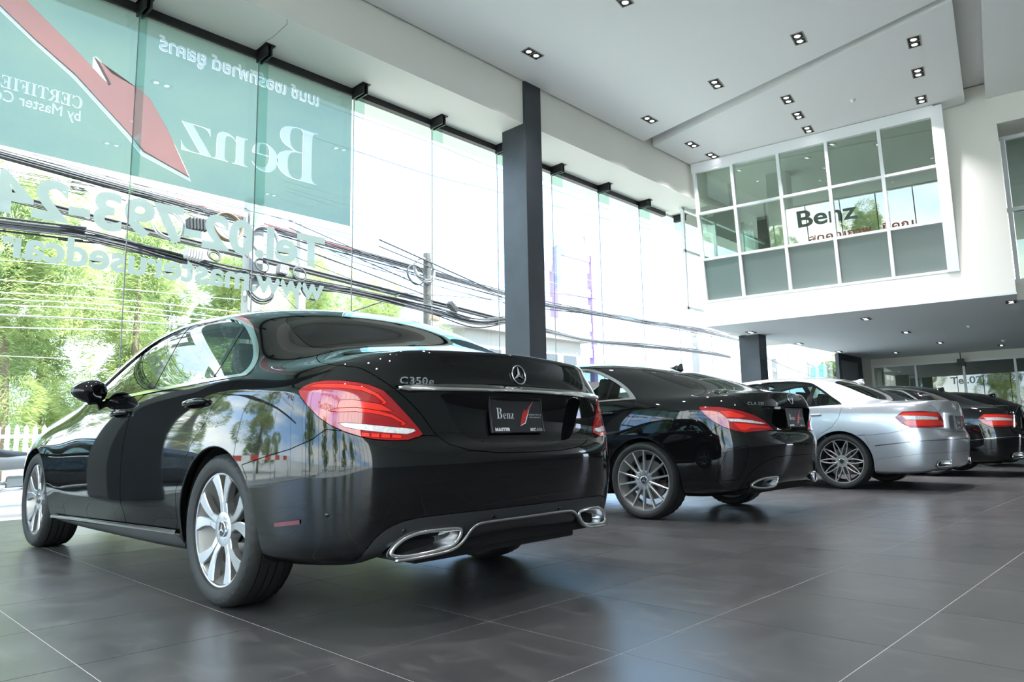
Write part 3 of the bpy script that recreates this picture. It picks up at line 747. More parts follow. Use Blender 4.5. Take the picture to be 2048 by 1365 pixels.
def leafmat(name,col):
    m=bpy.data.materials.new(name); m.use_nodes=True; t=m.node_tree; t.nodes.clear(); o=t.nodes.new('ShaderNodeOutputMaterial'); g=t.nodes.new('ShaderNodeNewGeometry'); n=t.nodes.new('ShaderNodeTexNoise'); n.inputs['Scale'].default_value=.9; n.inputs['Detail'].default_value=5
    r=t.nodes.new('ShaderNodeValToRGB'); r.color_ramp.elements[0].position=.35; r.color_ramp.elements[1].position=.68; r.color_ramp.elements[0].color=(*[c*.7 for c in col],1); r.color_ramp.elements[1].color=(col[0]*1.55,col[1]*1.25,col[2]*1.1,1)
    d=t.nodes.new('ShaderNodeBsdfDiffuse'); l=t.nodes.new('ShaderNodeBsdfTranslucent'); x=t.nodes.new('ShaderNodeMixShader'); x.inputs[0].default_value=.55
    L=t.links.new; L(g.outputs['Position'],n.inputs['Vector']); L(n.outputs[0],r.inputs[0]); L(r.outputs[0],d.inputs[0]); L(r.outputs[0],l.inputs[0]); L(d.outputs[0],x.inputs[1]); L(l.outputs[0],x.inputs[2]); L(x.outputs[0],o.inputs[0]); return m
def tile_mat():
    m=bpy.data.materials.new('stone_tile'); m.use_nodes=True; t=m.node_tree; p=t.nodes['Principled BSDF']
    tc=t.nodes.new('ShaderNodeNewGeometry'); n1=t.nodes.new('ShaderNodeTexNoise'); n1.inputs['Scale'].default_value=2.2; n1.inputs['Detail'].default_value=7; n1.inputs['Distortion'].default_value=1.2
    n2=t.nodes.new('ShaderNodeTexNoise'); n2.inputs['Scale'].default_value=9; n2.inputs['Detail'].default_value=9; n2.inputs['Distortion'].default_value=.8
    mp=t.nodes.new('ShaderNodeMapping'); mp.inputs['Scale'].default_value=(1,.45,1); mp.inputs['Rotation'].default_value=(0,0,.5)
    t.links.new(tc.outputs['Position'],mp.inputs[0]); t.links.new(tc.outputs['Position'],n1.inputs['Vector']); t.links.new(mp.outputs[0],n2.inputs['Vector'])
    r1=t.nodes.new('ShaderNodeValToRGB'); r1.color_ramp.elements[0].position=.3; r1.color_ramp.elements[0].color=(.046,.045,.045,1); r1.color_ramp.elements[1].position=.75; r1.color_ramp.elements[1].color=(.072,.070,.067,1)
    r2=t.nodes.new('ShaderNodeValToRGB'); r2.color_ramp.elements[0].position=.56; r2.color_ramp.elements[0].color=(0,0,0,1); r2.color_ramp.elements[1].position=.70; r2.color_ramp.elements[1].color=(1,1,1,1)
    mx=t.nodes.new('ShaderNodeMixRGB'); mx.blend_type='MIX'; mx.inputs[2].default_value=(.12,.115,.11,1)
    mm=t.nodes.new('ShaderNodeMath'); mm.operation='MULTIPLY'; mm.inputs[1].default_value=.45
    oi=t.nodes.new('ShaderNodeObjectInfo'); hv=t.nodes.new('ShaderNodeHueSaturation'); mr=t.nodes.new('ShaderNodeMapRange'); mr.inputs['To Min'].default_value=.88; mr.inputs['To Max'].default_value=1.1
    t.links.new(oi.outputs['Random'],mr.inputs['Value']); t.links.new(mr.outputs[0],hv.inputs['Value'])
    L=t.links.new; L(n1.outputs[0],r1.inputs[0]); L(n2.outputs[0],r2.inputs[0]); L(r2.outputs[0],mm.inputs[0]); L(mm.outputs[0],mx.inputs[0]); L(r1.outputs[0],mx.inputs[1]); L(mx.outputs[0],hv.inputs['Color']); L(hv.outputs[0],p.inputs['Base Color'])
    rr=t.nodes.new('ShaderNodeMapRange'); rr.inputs['To Min'].default_value=.24; rr.inputs['To Max'].default_value=.40; L(n1.outputs[0],rr.inputs['Value']); L(rr.outputs[0],p.inputs['Roughness'])
    b=t.nodes.new('ShaderNodeBump'); b.inputs['Strength'].default_value=.0; b.inputs['Distance'].default_value=.01; L(n2.outputs[0],b.inputs['Height']); L(b.outputs[0],p.inputs['Normal'])
    return m
M['tile']=tile_mat(); M['grout']=mat('grout',(.5,.48,.45),.8)
M['banner']=glass('green_banner_film',(.042,.066,.056),ior=1.3,film=.5,filmcol=(.42,.55,.48)); M['filmw']=glass('white_banner_film',(.06,.07,.07),ior=1.3,film=.55,filmcol=(.78,.85,.86)); M['filmp']=glass('pink_banner_film',(.05,.024,.022),ior=1.3,film=.5,filmcol=(.80,.42,.39)); M['filml']=glass('pale_green_lettering',(.05,.06,.055),ior=1.3,film=.8,filmcol=(.50,.55,.49)); M['filmr']=glass('red_lettering',(.08,.01,.01),ior=1.3,film=.8,filmcol=(.55,.05,.05)); M['filmd']=glass('silver_lettering',(.03,.035,.035),ior=1.3,film=.8,filmcol=(.12,.14,.14))
M['road']=mat('sunlit_road',(.42,.41,.39),.8,noise=(.6,.9,1.05)); M['verge']=mat('concrete_verge',(.5,.49,.46),.85)
M['concrete']=mat('pale_concrete',(.27,.27,.26),.8,noise=(3,.85,1.1)); M['darkpole']=mat('weathered_pole',(.10,.095,.09),.8,noise=(6,.7,1.3)); M['cable']=mat('black_cable',(.03,.03,.035),.6); M['cablegrey']=mat('grey_cable',(.30,.29,.30),.6); M['coilbrown']=mat('brown_cable',(.18,.13,.08),.6)
M['leaf']=leafmat('feathery_foliage',(.36,.49,.24)); M['leafd']=leafmat('broad_leaf_foliage',(.16,.25,.07)); M['bark']=mat('bark',(.22,.17,.13),.9); M['roofred']=mat('red_sheet_roof',(.17,.06,.06),.6); M['purple']=mat('lilac_frame',(.20,.13,.36),.5); M['bwall']=mat('pale_building_wall',(.26,.25,.22),.8); M['shade']=mat('dark_window',(.05,.06,.07),.2); M['teal']=mat('teal_box',(.05,.42,.36),.5); M['boxtan']=mat('tan_box',(.38,.30,.22),.6); M['redcone']=mat('red_barrier_paint',(.6,.06,.04),.5)
M['bike']=mat('motorcycle_paint',(.05,.05,.06),.2); M['bikered']=mat('red_motorcycle_paint',(.5,.04,.03),.2)
M['bikegrey']=mat('grey_motorcycle_paint',(.30,.29,.29),.3)
def offs(poly,d): return poly
C_F=dict(paint=M['paint'],trim=M['chrome'],wb=2.84,r=.327,archz=.312,archr=.376,track=.775,w=.905,belt=.98,under=.20,
 bumper=[(-.30,.0),(-.30,.56),(-.258,.609),(-.439,.644),(-.595,.672),(-.712,.707),(-.775,.744),(-.86,.735),(-.985,.715),(-1.2,.66),(-1.2,0)],
 sill=[(.34,.0),(.36,.245),(.43,.272),(1.0,.262),(1.6,.242),(2.42,.222),(2.5,.0)],
 dlo_out=[(2.06,.965)]+bez([(2.04,.985),(1.8,1.125),(1.6,1.232),(1.4,1.312),(1.2,1.357),(.95,1.382),(.65,1.378),(.42,1.348),(.24,1.29),(.106,1.215),(-.015,1.135),(-.10,1.066),(-.14,1.015),(-.135,.990)],4)+[(.23,.984),(.87,.972),(1.5,.955),(2.04,.95)],
 dlo_in=[(1.98,.985)]+bez([(1.95,1.0),(1.78,1.108),(1.58,1.213),(1.38,1.290),(1.18,1.334),(.95,1.358),(.66,1.354),(.45,1.334),(.283,1.281),(.125,1.199),(.01,1.125),(-.066,1.062),(-.092,1.02),(-.08,1.001)],4)+[(.23,1.0),(.87,.989),(1.5,.972),(1.95,.968)],
 panes=[('front_pane',[(1.90,.93),(1.86,1.02),(1.7,1.14),(1.4,1.4),(1.04,1.4),(1.0,1.2),(.99,.93)]),('rear_pane',[(.90,.93),(.93,1.2),(.98,1.4),(.36,1.4),(.30,1.26),(.25,1.11),(.215,.93)]),('quarter_pane',[(.18,.93),(.215,1.10),(.28,1.29),(.2,1.4),(-.2,1.1),(-.2,.93)])],
 doors=[('rear_door',[(1.105,1.03),(.988,.972),(.975,.965),(1.06,.93),(1.10,.884),(1.136,.70),(1.139,.57),(1.134,.415),(1.10,.272),(.44,.285),(.40,.33),(.402,.47),(.350,.562),(.248,.696),(.115,.792),(.067,.866),(-.027,.916),(-.125,.985),(-.05,1.0)][2:]),
  ('front_door',[(2.1,.95),(2.16,.88),(2.185,.80),(2.205,.614),(2.20,.40),(2.15,.248),(1.108,.272),(1.142,.415),(1.147,.57),(1.144,.70),(1.108,.884),(1.068,.93),(.985,.965),(1.5,.98)])],
 rear_window=[(.081,.502),(.068,.531),(.025,.564),(-.061,.597),(-.182,.620),(-.281,.636),(-.345,.640),(-.42,.61),(-.50,.5),(-.565,.3),(-.585,-.01),(-.03,-.01),(-.01,.323),(.033,.427)],
 windshield=[(1.44,-.01),(1.44,.40),(1.42,.56),(1.60,.60),(1.86,.665),(2.04,.71),(2.12,.66),(2.22,.4),(2.26,-.01)],
 hood=[(2.33,-.01),(2.29,.4),(2.18,.70),(2.5,.79),(3.0,.76),(3.35,.62),(3.50,.4),(3.53,-.01)],
 deck=[(-.66,-.01),(-.64,.3),(-.56,.5),(-.445,.63),(-.44,.675),(-.473,.701),(-.573,.745),(-.688,.759),(-.770,.747),(-.830,.721),(-.872,.697),(-.95,.70),(-1.2,.70),(-1.2,-.01)],deckz=.965,
 trunk=[(-.01,1.2),(.60,1.2),(.70,1.0),(.721,.972),(.697,.947),(.652,.902),(.587,.843),(.537,.792),(.490,.722),(.444,.680),(.357,.655),(.200,.641),(-.01,.638)],trunkx=-.82,
 recess=bez([(.445,.872),(.41,.80),(.375,.745),(.325,.703),(.24,.686),(-.01,.682)],4)+[(-.01,.884),(.40,.884)],
 ledge=[(.640,.903),(.60,.912),(.435,.921),(.2,.925),(-.01,.926),(-.01,.895),(.2,.894),(.443,.889),(.60,.889)],ledgef=(.892,.926,.034),
 tail=[(0.180,0.896),(0.156,0.914),(0.116,0.927),(0.062,0.931),(-0.000,0.928),(-0.059,0.920),(-0.114,0.908),(-0.163,0.888),(-0.196,0.855),(-0.228,0.819),(-0.259,0.783),(-0.289,0.746),(-0.307,0.719),(-0.293,0.710),(-0.252,0.698),(-0.201,0.697),(-0.136,0.703),(-0.083,0.715),(-0.028,0.733),(0.031,0.759),(0.085,0.793),(0.137,0.840),(0.171,0.876)],
 tailz=[('tz1',[(-0.004,0.765),(-0.029,0.766),(-0.094,0.760),(-0.172,0.751),(-0.273,0.740),(-0.279,0.732),(-0.251,0.721),(-0.173,0.728),(-0.082,0.740),(-0.025,0.752)],'clear'),
  ('tz2',[(0.138,0.910),(0.091,0.919),(-0.002,0.914),(-0.088,0.901),(-0.143,0.874),(-0.174,0.843),(-0.170,0.835),(-0.154,0.835),(-0.162,0.842),(-0.132,0.867),(-0.083,0.887),(-0.004,0.898),(0.088,0.904)],'redb'),
  ('tz3',[(0.037,0.813),(0.005,0.821),(-0.065,0.822),(-0.145,0.810),(-0.197,0.794),(-0.244,0.762),(-0.239,0.755),(-0.224,0.756),(-0.231,0.764),(-0.192,0.785),(-0.132,0.799),(-0.066,0.808),(0.001,0.808)],'redb'),
  ('tz4',[(-0.002,0.851),(-0.050,0.852),(-0.154,0.834),(-0.200,0.806),(-0.145,0.812),(-0.065,0.824),(0.005,0.823)],'redb'),
  ('tz5',[(-.09,.73),(-.118,.7275),(-.118,.713),(-.09,.716)],'redb'),('tz6',[(-.125,.7265),(-.153,.724),(-.153,.710),(-.125,.712)],'redb'),('tz7',[(-.16,.7235),(-.19,.721),(-.19,.708),(-.16,.710)],'redb'),('tz8',[(-.197,.7205),(-.23,.718),(-.23,.706),(-.197,.7075)],'redb')],
 diffuser=bez([(.728,.10),(.733,.26),(.735,.30),(.70,.365),(.62,.404),(.49,.414),(.26,.416),(-.01,.416)],4)+[(-.01,.0)],
 head=[(1.75,.66),(1.95,.70),(2.05,.62),(2.1,.56),(1.95,.54),(1.8,.60)],grille=[(-.42,.62),(.01,.66),(.01,.42),(-.38,.42)],
 handles=[(.25,.905),(1.25,.893)],mirror=(1.62,.935,1.015),star=(.975,.042),badge=('C350e',.618,.914,.040),platepos=(-.968,.80,.34,.155),
 tip=[(.665,.283),(.655,.312),(.61,.342),(.54,.356),(.41,.356),(.376,.343),(.40,.305),(.45,.287),(.60,.274)],tipx=lambda y:-1.035+.10*(y/.6)**2.5+ (.06*max(0,(y-.6)/.06)),
 chromeline=[(.66,.262),(.55,.268),(.44,.278),(.385,.300),(.345,.338),(.31,.360),(.26,.367),(.1,.368),(0,.368)],sillchrome=(.41,.283,2.40,.237),
 sensors=[(-.788,.838,.432),(-.962,.62,.366),(-1.023,.209,.385)],reflector=((-.50,.885,.383),(-.655,.87,.402)),
)
A_F=dict(C_F); del A_F['ledge'],A_F['chromeline'],A_F['reflector'],A_F['sillchrome']
A_F.update(wb=2.70,r=.323,archz=.31,archr=.372,track=.77,w=.89,belt=1.0,
 bumper=[(-.30,.0),(-.30,.57),(-.257,.616),(-.429,.650),(-.553,.684),(-.646,.729),(-.70,.770),(-.80,.745),(-.93,.72),(-1.2,.65),(-1.2,0)],
 sill=[(.34,.0),(.36,.235),(.43,.262),(1.0,.252),(1.6,.232),(2.28,.222),(2.36,.0)],sillmat=M['paint'],
 dlo_out=[(1.92,.985)]+bez([(1.90,1.0),(1.7,1.125),(1.5,1.235),(1.3,1.318),(1.10,1.352),(.83,1.350),(.64,1.314),(.44,1.235),(.279,1.154),(.166,1.083),(.10,1.035),(.07,1.010)],4)+[(.41,1.006),(.80,1.0),(1.4,.985),(1.9,.968)],
 dlo_in=[(1.86,1.0)]+bez([(1.83,1.012),(1.66,1.115),(1.46,1.222),(1.27,1.300),(1.09,1.334),(.84,1.332),(.65,1.296),(.455,1.218),(.295,1.137),(.19,1.067),(.145,1.028)],4)+[(.41,1.018),(.80,1.012),(1.4,.997),(1.86,.982)],
 panes=[('front_pane',[(1.8,.93),(1.74,1.02),(1.6,1.14),(1.3,1.4),(1.0,1.4),(.96,1.2),(.93,.93)]),('rear_pane',[(.89,.93),(.92,1.2),(.96,1.4),(.47,1.4),(.435,1.20),(.42,1.13),(.40,.93)]),('quarter_pane',[(.375,.93),(.395,1.13),(.41,1.3),(.2,1.3),(.05,1.0)])],
 doors=[('rear_door',[(1.06,.97),(1.07,.88),(1.10,.70),(1.10,.57),(1.09,.415),(1.06,.262),(.44,.275),(.39,.33),(.37,.5),(.32,.606),(.223,.745),(.132,.844),(.079,.931),(.084,1.0),(.41,1.002),(.8,.998)]),
  ('front_door',[(2.0,.93),(2.05,.80),(2.065,.614),(2.06,.40),(2.01,.248),(1.068,.262),(1.098,.415),(1.108,.57),(1.108,.70),(1.078,.88),(1.068,.97),(1.4,.985)])],
 rear_window=[(.215,.409),(.235,.435),(.20,.49),(.05,.53),(-.108,.569),(-.344,.615),(-.50,.56),(-.56,.35),(-.59,-.01),(.27,-.01),(.25,.30)],
 windshield=[(x-.14,y) for x,y in C_F['windshield']],hood=[(x-.14,y) for x,y in C_F['hood']],
 deck=[(-.63,-.01),(-.60,.35),(-.54,.58),(-.62,.655),(-.75,.672),(-.795,.66),(-.87,.66),(-1.2,.66),(-1.2,-.01)],deckz=.985,
 trunk=[(-.01,1.2),(.60,1.2),(.66,1.0),(.656,.945),(.633,.878),(.562,.805),(.439,.763),(.338,.729),(.233,.698),(.1,.682),(-.01,.678)],trunkx=-.78,
 recess=bez([(.50,.912),(.46,.87),(.42,.82),(.36,.78),(.30,.75),(.209,.728),(-.01,.72)],4)+[(-.01,.918),(.40,.917)],
 tail=[(0.209,0.912),(0.196,0.922),(0.062,0.913),(-0.093,0.883),(-0.229,0.841),(-0.322,0.796),(-0.417,0.725),(-0.337,0.722),(-0.215,0.715),(-0.107,0.707),(-0.016,0.726),(0.057,0.756),(0.125,0.802),(0.177,0.853)],
 tailz=[('tz1',[(0.021,0.820),(-0.068,0.816),(-0.196,0.801),(-0.321,0.780),(-0.298,0.773),(-0.136,0.787),(0.007,0.799)],'clear'),('tz2',[(0.066,0.882),(-0.010,0.880),(-0.089,0.854),(-0.141,0.834),(-0.068,0.824),(0.027,0.833)],'redb'),
  ('tz3',[(-0.023,0.786),(-0.135,0.777),(-0.365,0.751),(-0.358,0.740),(-0.262,0.743),(-0.169,0.740),(-0.110,0.725),(-0.075,0.729),(-0.044,0.758)],'redb'),('tz4',[(0.146,0.875),(0.093,0.873),(0.084,0.858),(0.134,0.860)],'redb')],
 diffuser=bez([(.70,.10),(.717,.25),(.70,.33),(.67,.39),(.60,.45),(.45,.50),(.30,.512),(-.01,.516)],4)+[(-.01,.0)],difmat=M['paint'],
 head=[(x-.1,z) for x,z in C_F['head']],handles=[(.39,.915),(1.30,.905)],mirror=(1.55,.93,1.03),star=(.985,.042),badge=('CLA 250',.628,.928,.033),platepos=(-.978,.825,.34,.155),
 extra=[('bumper_vent',[(0.033,0.583),(-0.111,0.608),(-0.128,0.588),(-0.092,0.438),(-0.046,0.343),(0.118,0.331),(0.088,0.464)],45,M['gloss'])],
 tip=[(.655,.290),(.626,.322),(.527,.346),(.40,.350),(.350,.345),(.372,.305),(.42,.277),(.55,.272)],tipx=lambda y:-.975+.10*(y/.6)**2.5,
 sensors=[],fin=.13)
E_F=dict(C_F); del E_F['ledge'],E_F['chromeline'],E_F['reflector'],E_F['sillchrome'],E_F['badge']
E_F.update(paint=M['silver'],trim=M['gloss'],sillmat=M['silver'],difmat=M['silver'],wb=2.874,r=.338,archz=.33,archr=.385,track=.79,w=.92,belt=1.02,rwglass=M['cglassdk'],
 bumper=[(-.30,.0),(-.34,.55),(-.30,.652),(-.184,.655),(-.390,.656),(-.590,.679),(-.693,.697),(-.80,.745),(-.95,.73),(-1.06,.70),(-1.3,.66),(-1.3,0)],
 sill=[(.34,.0),(.36,.245),(.43,.262),(1.0,.252),(1.6,.242),(2.42,.222),(2.5,.0)],
 dlo_out=[(2.10,1.0)]+bez([(2.08,1.01),(1.84,1.145),(1.64,1.255),(1.44,1.335),(1.24,1.378),(1.0,1.395),(.65,1.385),(.44,1.352),(.358,1.317),(.234,1.235),(.112,1.146),(.0,1.072),(-.042,1.040)],4)+[(.23,1.032),(.87,1.02),(1.5,1.0),(2.08,.985)],
 dlo_in=[(2.04,1.012)]+bez([(2.02,1.02),(1.82,1.13),(1.62,1.24),(1.42,1.318),(1.22,1.361),(1.0,1.378),(.66,1.368),(.45,1.336),(.37,1.30),(.25,1.222),(.13,1.134),(.03,1.066),(.0,1.048)],4)+[(.23,1.042),(.87,1.03),(1.5,1.01),(2.04,.997)],
 panes=[('front_pane',[(1.95,.95),(1.90,1.04),(1.74,1.17),(1.4,1.43),(1.06,1.43),(1.02,1.2),(1.0,.95)]),('rear_pane',[(.92,.95),(.94,1.2),(.98,1.43),(.43,1.43),(.385,1.295),(.40,1.18),(.40,.95)]),('quarter_pane',[(.345,.95),(.345,1.18),(.335,1.30),(.2,1.3),(-.1,1.0)])],
 doors=[('rear_door',[(1.11,1.0),(1.12,.90),(1.14,.70),(1.145,.57),(1.14,.415),(1.10,.262),(.45,.275),(.41,.36),(.37,.5),(.30,.61),(.236,.670),(.076,.763),(-.014,.881),(-.045,1.0),(-.04,1.030),(.23,1.027),(.87,1.016)]),
  ('front_door',[(2.15,.95),(2.20,.85),(2.235,.614),(2.23,.40),(2.18,.248),(1.108,.262),(1.148,.415),(1.153,.57),(1.148,.70),(1.128,.90),(1.118,1.0),(1.5,.995)])],
 rear_window=[(.17,.42),(.15,.48),(-.134,.535),(-.40,.575),(-.56,.585),(-.66,.5),(-.70,.3),(-.71,-.01),(.12,-.01),(.14,.3)],
 windshield=[(x+.035,y) for x,y in C_F['windshield']],hood=[(x+.03,y) for x,y in C_F['hood']],
 deck=[(-.76,-.01),(-.75,.35),(-.70,.60),(-.78,.68),(-.89,.70),(-1.0,.68),(-1.3,.68),(-1.3,-.01)],deckz=.99,
 trunk=[(-.01,1.2),(.65,1.2),(.68,1.03),(.628,.983),(.56,.90),(.52,.80),(.50,.70),(.40,.680),(-.01,.675)],trunkx=-.88,
 recess=bez([(.30,.868),(.30,.80),(.30,.73),(.25,.705),(-.01,.70)],3)+[(-.01,.872),(.2,.872)],
 tail=[(0.160,0.861),(0.089,0.925),(-0.090,0.924),(-0.318,0.909),(-0.386,0.852),(-0.452,0.737),(-0.138,0.730),(0.042,0.735),(0.115,0.786)],
 tailz=[('tz1',[(0.098,0.875),(-0.079,0.870),(-0.306,0.850),(-0.315,0.822),(-0.072,0.826),(0.068,0.830)],'clear'),('tz2',[(.09,.915),(-.31,.90),(-.35,.86),(-.306,.852),(-.08,.872),(.10,.877),(.13,.87)],'redb'),('tz3',[(.06,.825),(-.30,.82),(-.41,.80),(-.43,.76),(-.13,.752),(.05,.758),(.10,.79)],'redb')],
 diffuser=bez([(.84,.10),(.84,.22),(.80,.27),(.70,.31),(.62,.35),(.50,.375),(.3,.38),(-.01,.38)],4)+[(-.01,.0)],
 extra=[('bumper_apron',[(-.40,.365),(-.88,.43),(-1.3,.45),(-1.3,0),(-.4,0)],'y',M['silver']),('bumper_strip',[(-.41,.530),(-.75,.568),(-.95,.585),(-1.3,.60),(-1.3,.593),(-.95,.578),(-.75,.561),(-.41,.523)],'y',M['satin'])],  # thin satin line painted in for the shading along the bumper crease
 head=[(x+.02,z) for x,z in C_F['head']],handles=[(.32,.925),(1.27,.915)],mirror=(1.70,.97,1.06),star=(.985,.04),platepos=(-1.115,.79,.34,.155),platetilt=.1,
 tip=[(.70,.278),(.69,.335),(.60,.35),(.47,.352),(.45,.34),(.46,.285),(.58,.275)],tipx=lambda y:-1.10+.10*(y/.6)**2.5,
 sensors=[],fin=.02,handlemat=M['silver'])
B_F=dict(E_F); B_F.update(extra=[('bumper_apron',E_F['extra'][0][1],'y',M['paint']),('bumper_strip',E_F['extra'][1][1],'y',M['chrome'])],paint=M['paint'],trim=M['chrome'],sillmat=M['paint'],difmat=M['paint'],handlemat=M['chrome'],badge=('E 250',.60,.93,.03))
# ================================================================ THE ROOM
YG=8.6475; ZT=5.82; ZS=5.91; YB=7.64; ZC=6.654; XW=-7.0; XE=27; YS=-9.0
# floor ------------------------------------------------------------------
fl=MB(); fl.lohi((XW-.2,YS-.2,-.25),(XE,YG+.06,-.0012)); FL=struct(fl.build('floor',M['grout'])); 
tm=MB(); P_=.62; tm.prism([(-P_/2+.002,-P_/2+.002),(P_/2-.002,-P_/2+.002),(P_/2-.002,P_/2-.002),(-P_/2+.002,P_/2-.002)],-.0011,0,lambda u,v,w_:(u,v,w_)); tme=tm.build('tile',M['tile'],mesh=True)
Rm=CAMO.matrix_world.to_3x3().transposed()
cells=[]
rest=MB()
for i in range(-15,42):
    for j in range(-18,11):
        cx=1.36+P_*(i+.5); cy=2.06+P_*(j+.5)
        if cy+P_/2>YG+.2 or cx<XW or cx>XE: continue
        q=Rm@(Vector((cx,cy,0))-CAMO.matrix_world.translation); vis=q.z<-.3 and abs(q.x/-q.z)<.80 and abs(q.y/-q.z)<.62
        cells.append((0 if vis else 1,q.length,cx,cy))
cells.sort()
for k,(v,d,cx,cy) in enumerate(cells):
    if k<300: o=link('tile',tme,parent=FL); o.location=(cx,cy,0)
    else:
        a=rest.add([(cx+sx*(P_/2-.002),cy+sy*(P_/2-.002),0) for sx,sy in((-1,-1),(1,-1),(1,1),(-1,1))]); rest.face(a,a+1,a+2,a+3)
        b=rest.add([(cx+sx*(P_/2-.002),cy+sy*(P_/2-.002),-.0011) for sx,sy in((-1,-1),(1,-1),(1,1),(-1,1))])
        for e in range(4): f=(e+1)%4; rest.face(a+e,b+e,b+f,a+f)
o=rest.build('tile_field',M['tile'],FL,fix=False); o['kind']='stuff'
# ceiling ---------------------------------------------------------------
c=MB(); c.lohi((XW,YS,ZC+.32),(XE,YG+.4,ZC+.5)); CE=struct(c.build('ceiling',M['ceil']))
def panel(poly,z0,z1,nm='ceiling_panel'):
    q=MB(); q.prism(poly,z0,z1,lambda u,v,w_:(u,v,w_)); return q.build(nm,M['ceil'],CE)
e0=Vector((11.86,7.615)); e1=Vector((10.81,2.02)); dd=(e1-e0).normalized(); e2=e0+dd*17.5
panel([(XW,YS),(e2.x,YS),(e0.x,e0.y),(XW,7.615)],ZC,ZC+.33)
a0=Vector((12.19,7.61)); b0=Vector((10.93,1.90)); c0=Vector((14.72,2.53))
panel([(a0.x,a0.y),(b0.x,b0.y),(c0.x,c0.y),(14.85,7.61)],ZC,ZC+.33)
panel([(11.10,1.58),(10.4,-1.6),(e2.x+.4,YS),(XE,YS),(XE,4.2),(15.45,2.33)],ZC,ZC+.33)
panel([(15.0,2.6),(15.9,2.75),(XE,4.6),(XE,YG),(14.87,YG)],ZC+.16,ZC+.33)
# beam over the glass front
q=MB(); q.lohi((XW,7.65,ZS),(14.5,YG-.0,ZC+.32)); struct(q.build('trim_1',M['white']))
q=MB(); q.lohi((XW,YG+.02,ZS-.04),(XE,YG+.5,ZC+.5)); struct(q.build('wall_front',M['white']))
# glass front -------------------------------------------------------------
WN=sempty('window_1'); XS=[XW]+[2.62-1.505*k for k in range(6,0,-1)]+[2.62+1.505*k for k in range(0,17)]
XS=[x for x in XS if x<XE]
for i in range(len(XS)-1):
    q=MB(); top=ZT if XS[i]<13.5 else (ZT if XS[i]<14 else 3.2); q.lohi((XS[i]+.006,YG-.006,.02),(XS[i+1]-.006,YG+.006,top)); q.build('pane',M['pane'],WN)
for x in XS[1:]:
    q=MB(); q.lohi((x-.005,YG-.007,.02),(x+.005,YG+.007,ZT if x<14 else 3.2)); q.build('silicone_joint',M['cablegrey'],WN)
    if x<14.8:
        q=MB(); q.prism([(YG-.01,3.48),(YG-.14,3.62),(YG-.27,3.75),(YG-.27,ZS-.03),(YG-.01,ZS-.03)][::1],x-.007,x+.007,lambda u,v,w_:(w_,u,v)); q.build('glass_fin',M['fin'],WN)
        q=MB(); 
        for sx in(-1,1): q.lohi((x+sx*.030-.012,YG-.30,ZT-.06),(x+sx*.030+.012,YG-.005,ZS+.01))
        q.lohi((x-.07,YG-.33,ZS-.012),(x+.07,YG,ZS+.004)); o=q.build('bracket',M['black'],WN)
q=MB(); q.lohi((XW,YG-.05,ZT-.01),(14.2,YG+.05,ZS+.01)); q.build('head_rail',M['black'],WN)
q=MB(); q.lohi((XW,YG-.03,-.01),(XE,YG+.03,.03)); q.build('sill_rail',M['alu'],WN)
# hairline crack in the soffit
q=MB(); q.tube([(4.0,7.66,ZS-.001),(4.05,7.75,ZS-.001),(4.065,8.16,ZS-.001),(4.03,8.44,ZS-.001)],.004,4); o=q.build('plaster_crack',M['cablegrey'],CE)
# left glass wall (seen only in reflections) -------------------------------
WL=sempty('window_4'); ys=[YS+.6+1.5*k for k in range(12)]; ys=[y for y in ys if y<YG]+[YG]
for a,b in zip(ys,ys[1:]):
    q=MB(); q.lohi((XW-.006,a+.006,.02),(XW+.006,b-.006,6.6)); q.build('pane',M['pane'],WL)
    q=MB(); q.lohi((XW-.02,b-.02,0),(XW+.02,b+.02,6.6)); q.build('mullion',M['black'],WL)
q=MB(); q.lohi((XW-.3,YS,6.6),(XW+.3,YG,ZC+.4)); struct(q.build('wall_left',M['white']))
q=MB(); q.lohi((XW-.3,YS-.3,0),(XE,YS,ZC+.5)); struct(q.build('wall_back',mat('rear_wall_paint',(.42,.42,.40),.8)))
# columns --------------------------------------------------------------------
def column(x0,x1,y0,y1,z,lab,z2=None):
    q=MB(); 
    if z2: q.prism([(y0,0),(y1,0),(y1,ZS),(y0+.27,ZS),(y0+.27,z),(y0,z)],x0,x1,lambda u,v,w_:(w_,u,v))
    else: q.lohi((x0,y0,0),(x1,y1,z))
    o=tag(q.build('column',M['column'],bevel=.006),lab,'column'); return o
column(8.28,8.68,7.60,8.15,ZC,'tall dark grey square column rising to the ceiling behind the nearest car',1)
column(16.04,16.44,7.36,7.86,3.036,'short dark grey column carrying the white upper floor box')
column(-.15,.25,7.60,8.15,ZC,'dark grey column by the glass wall on the left, outside the view')
# mezzanine box -----------------------------------------------------------------
BO=Vector((14.036,7.636,0)); BD=Vector((.147,-.989,0)).normalized(); BN=Vector((BD.y,-BD.x,0)) # BN points to the room (-x)
if BN.x>0: BN=-BN
def bx(s,off,z): p=BO+BD*s+BN*off; return (p.x,p.y,z)
def bslab(mb,s0,s1,o0,o1,z0,z1):
    P=[bx(s,o,z) for z in(z0,z1) for s,o in((s0,o0),(s1,o0),(s1,o1),(s0,o1))]; n=mb.add(P)
    for f in((0,3,2,1),(4,5,6,7),(0,1,5,4),(1,2,6,5),(2,3,7,6),(3,0,4,7)): mb.face(*[n+i for i in f])
SB=-.02; SE=5.57
q=MB(); bslab(q,SB,SE,0,-.25,3.036,3.56); bslab(q,4.70,SE,0,-.25,3.56,ZC+.3); struct(q.build('wall_right',M['white']))
q=MB(); bslab(q,SB,5.32,-.25,-4.6,3.046,3.40); bslab(q,SB,5.32,-.25,-4.6,ZC-.02,ZC+.3); struct(q.build('floor_upper',M['white']))   # upper floor and its ceiling
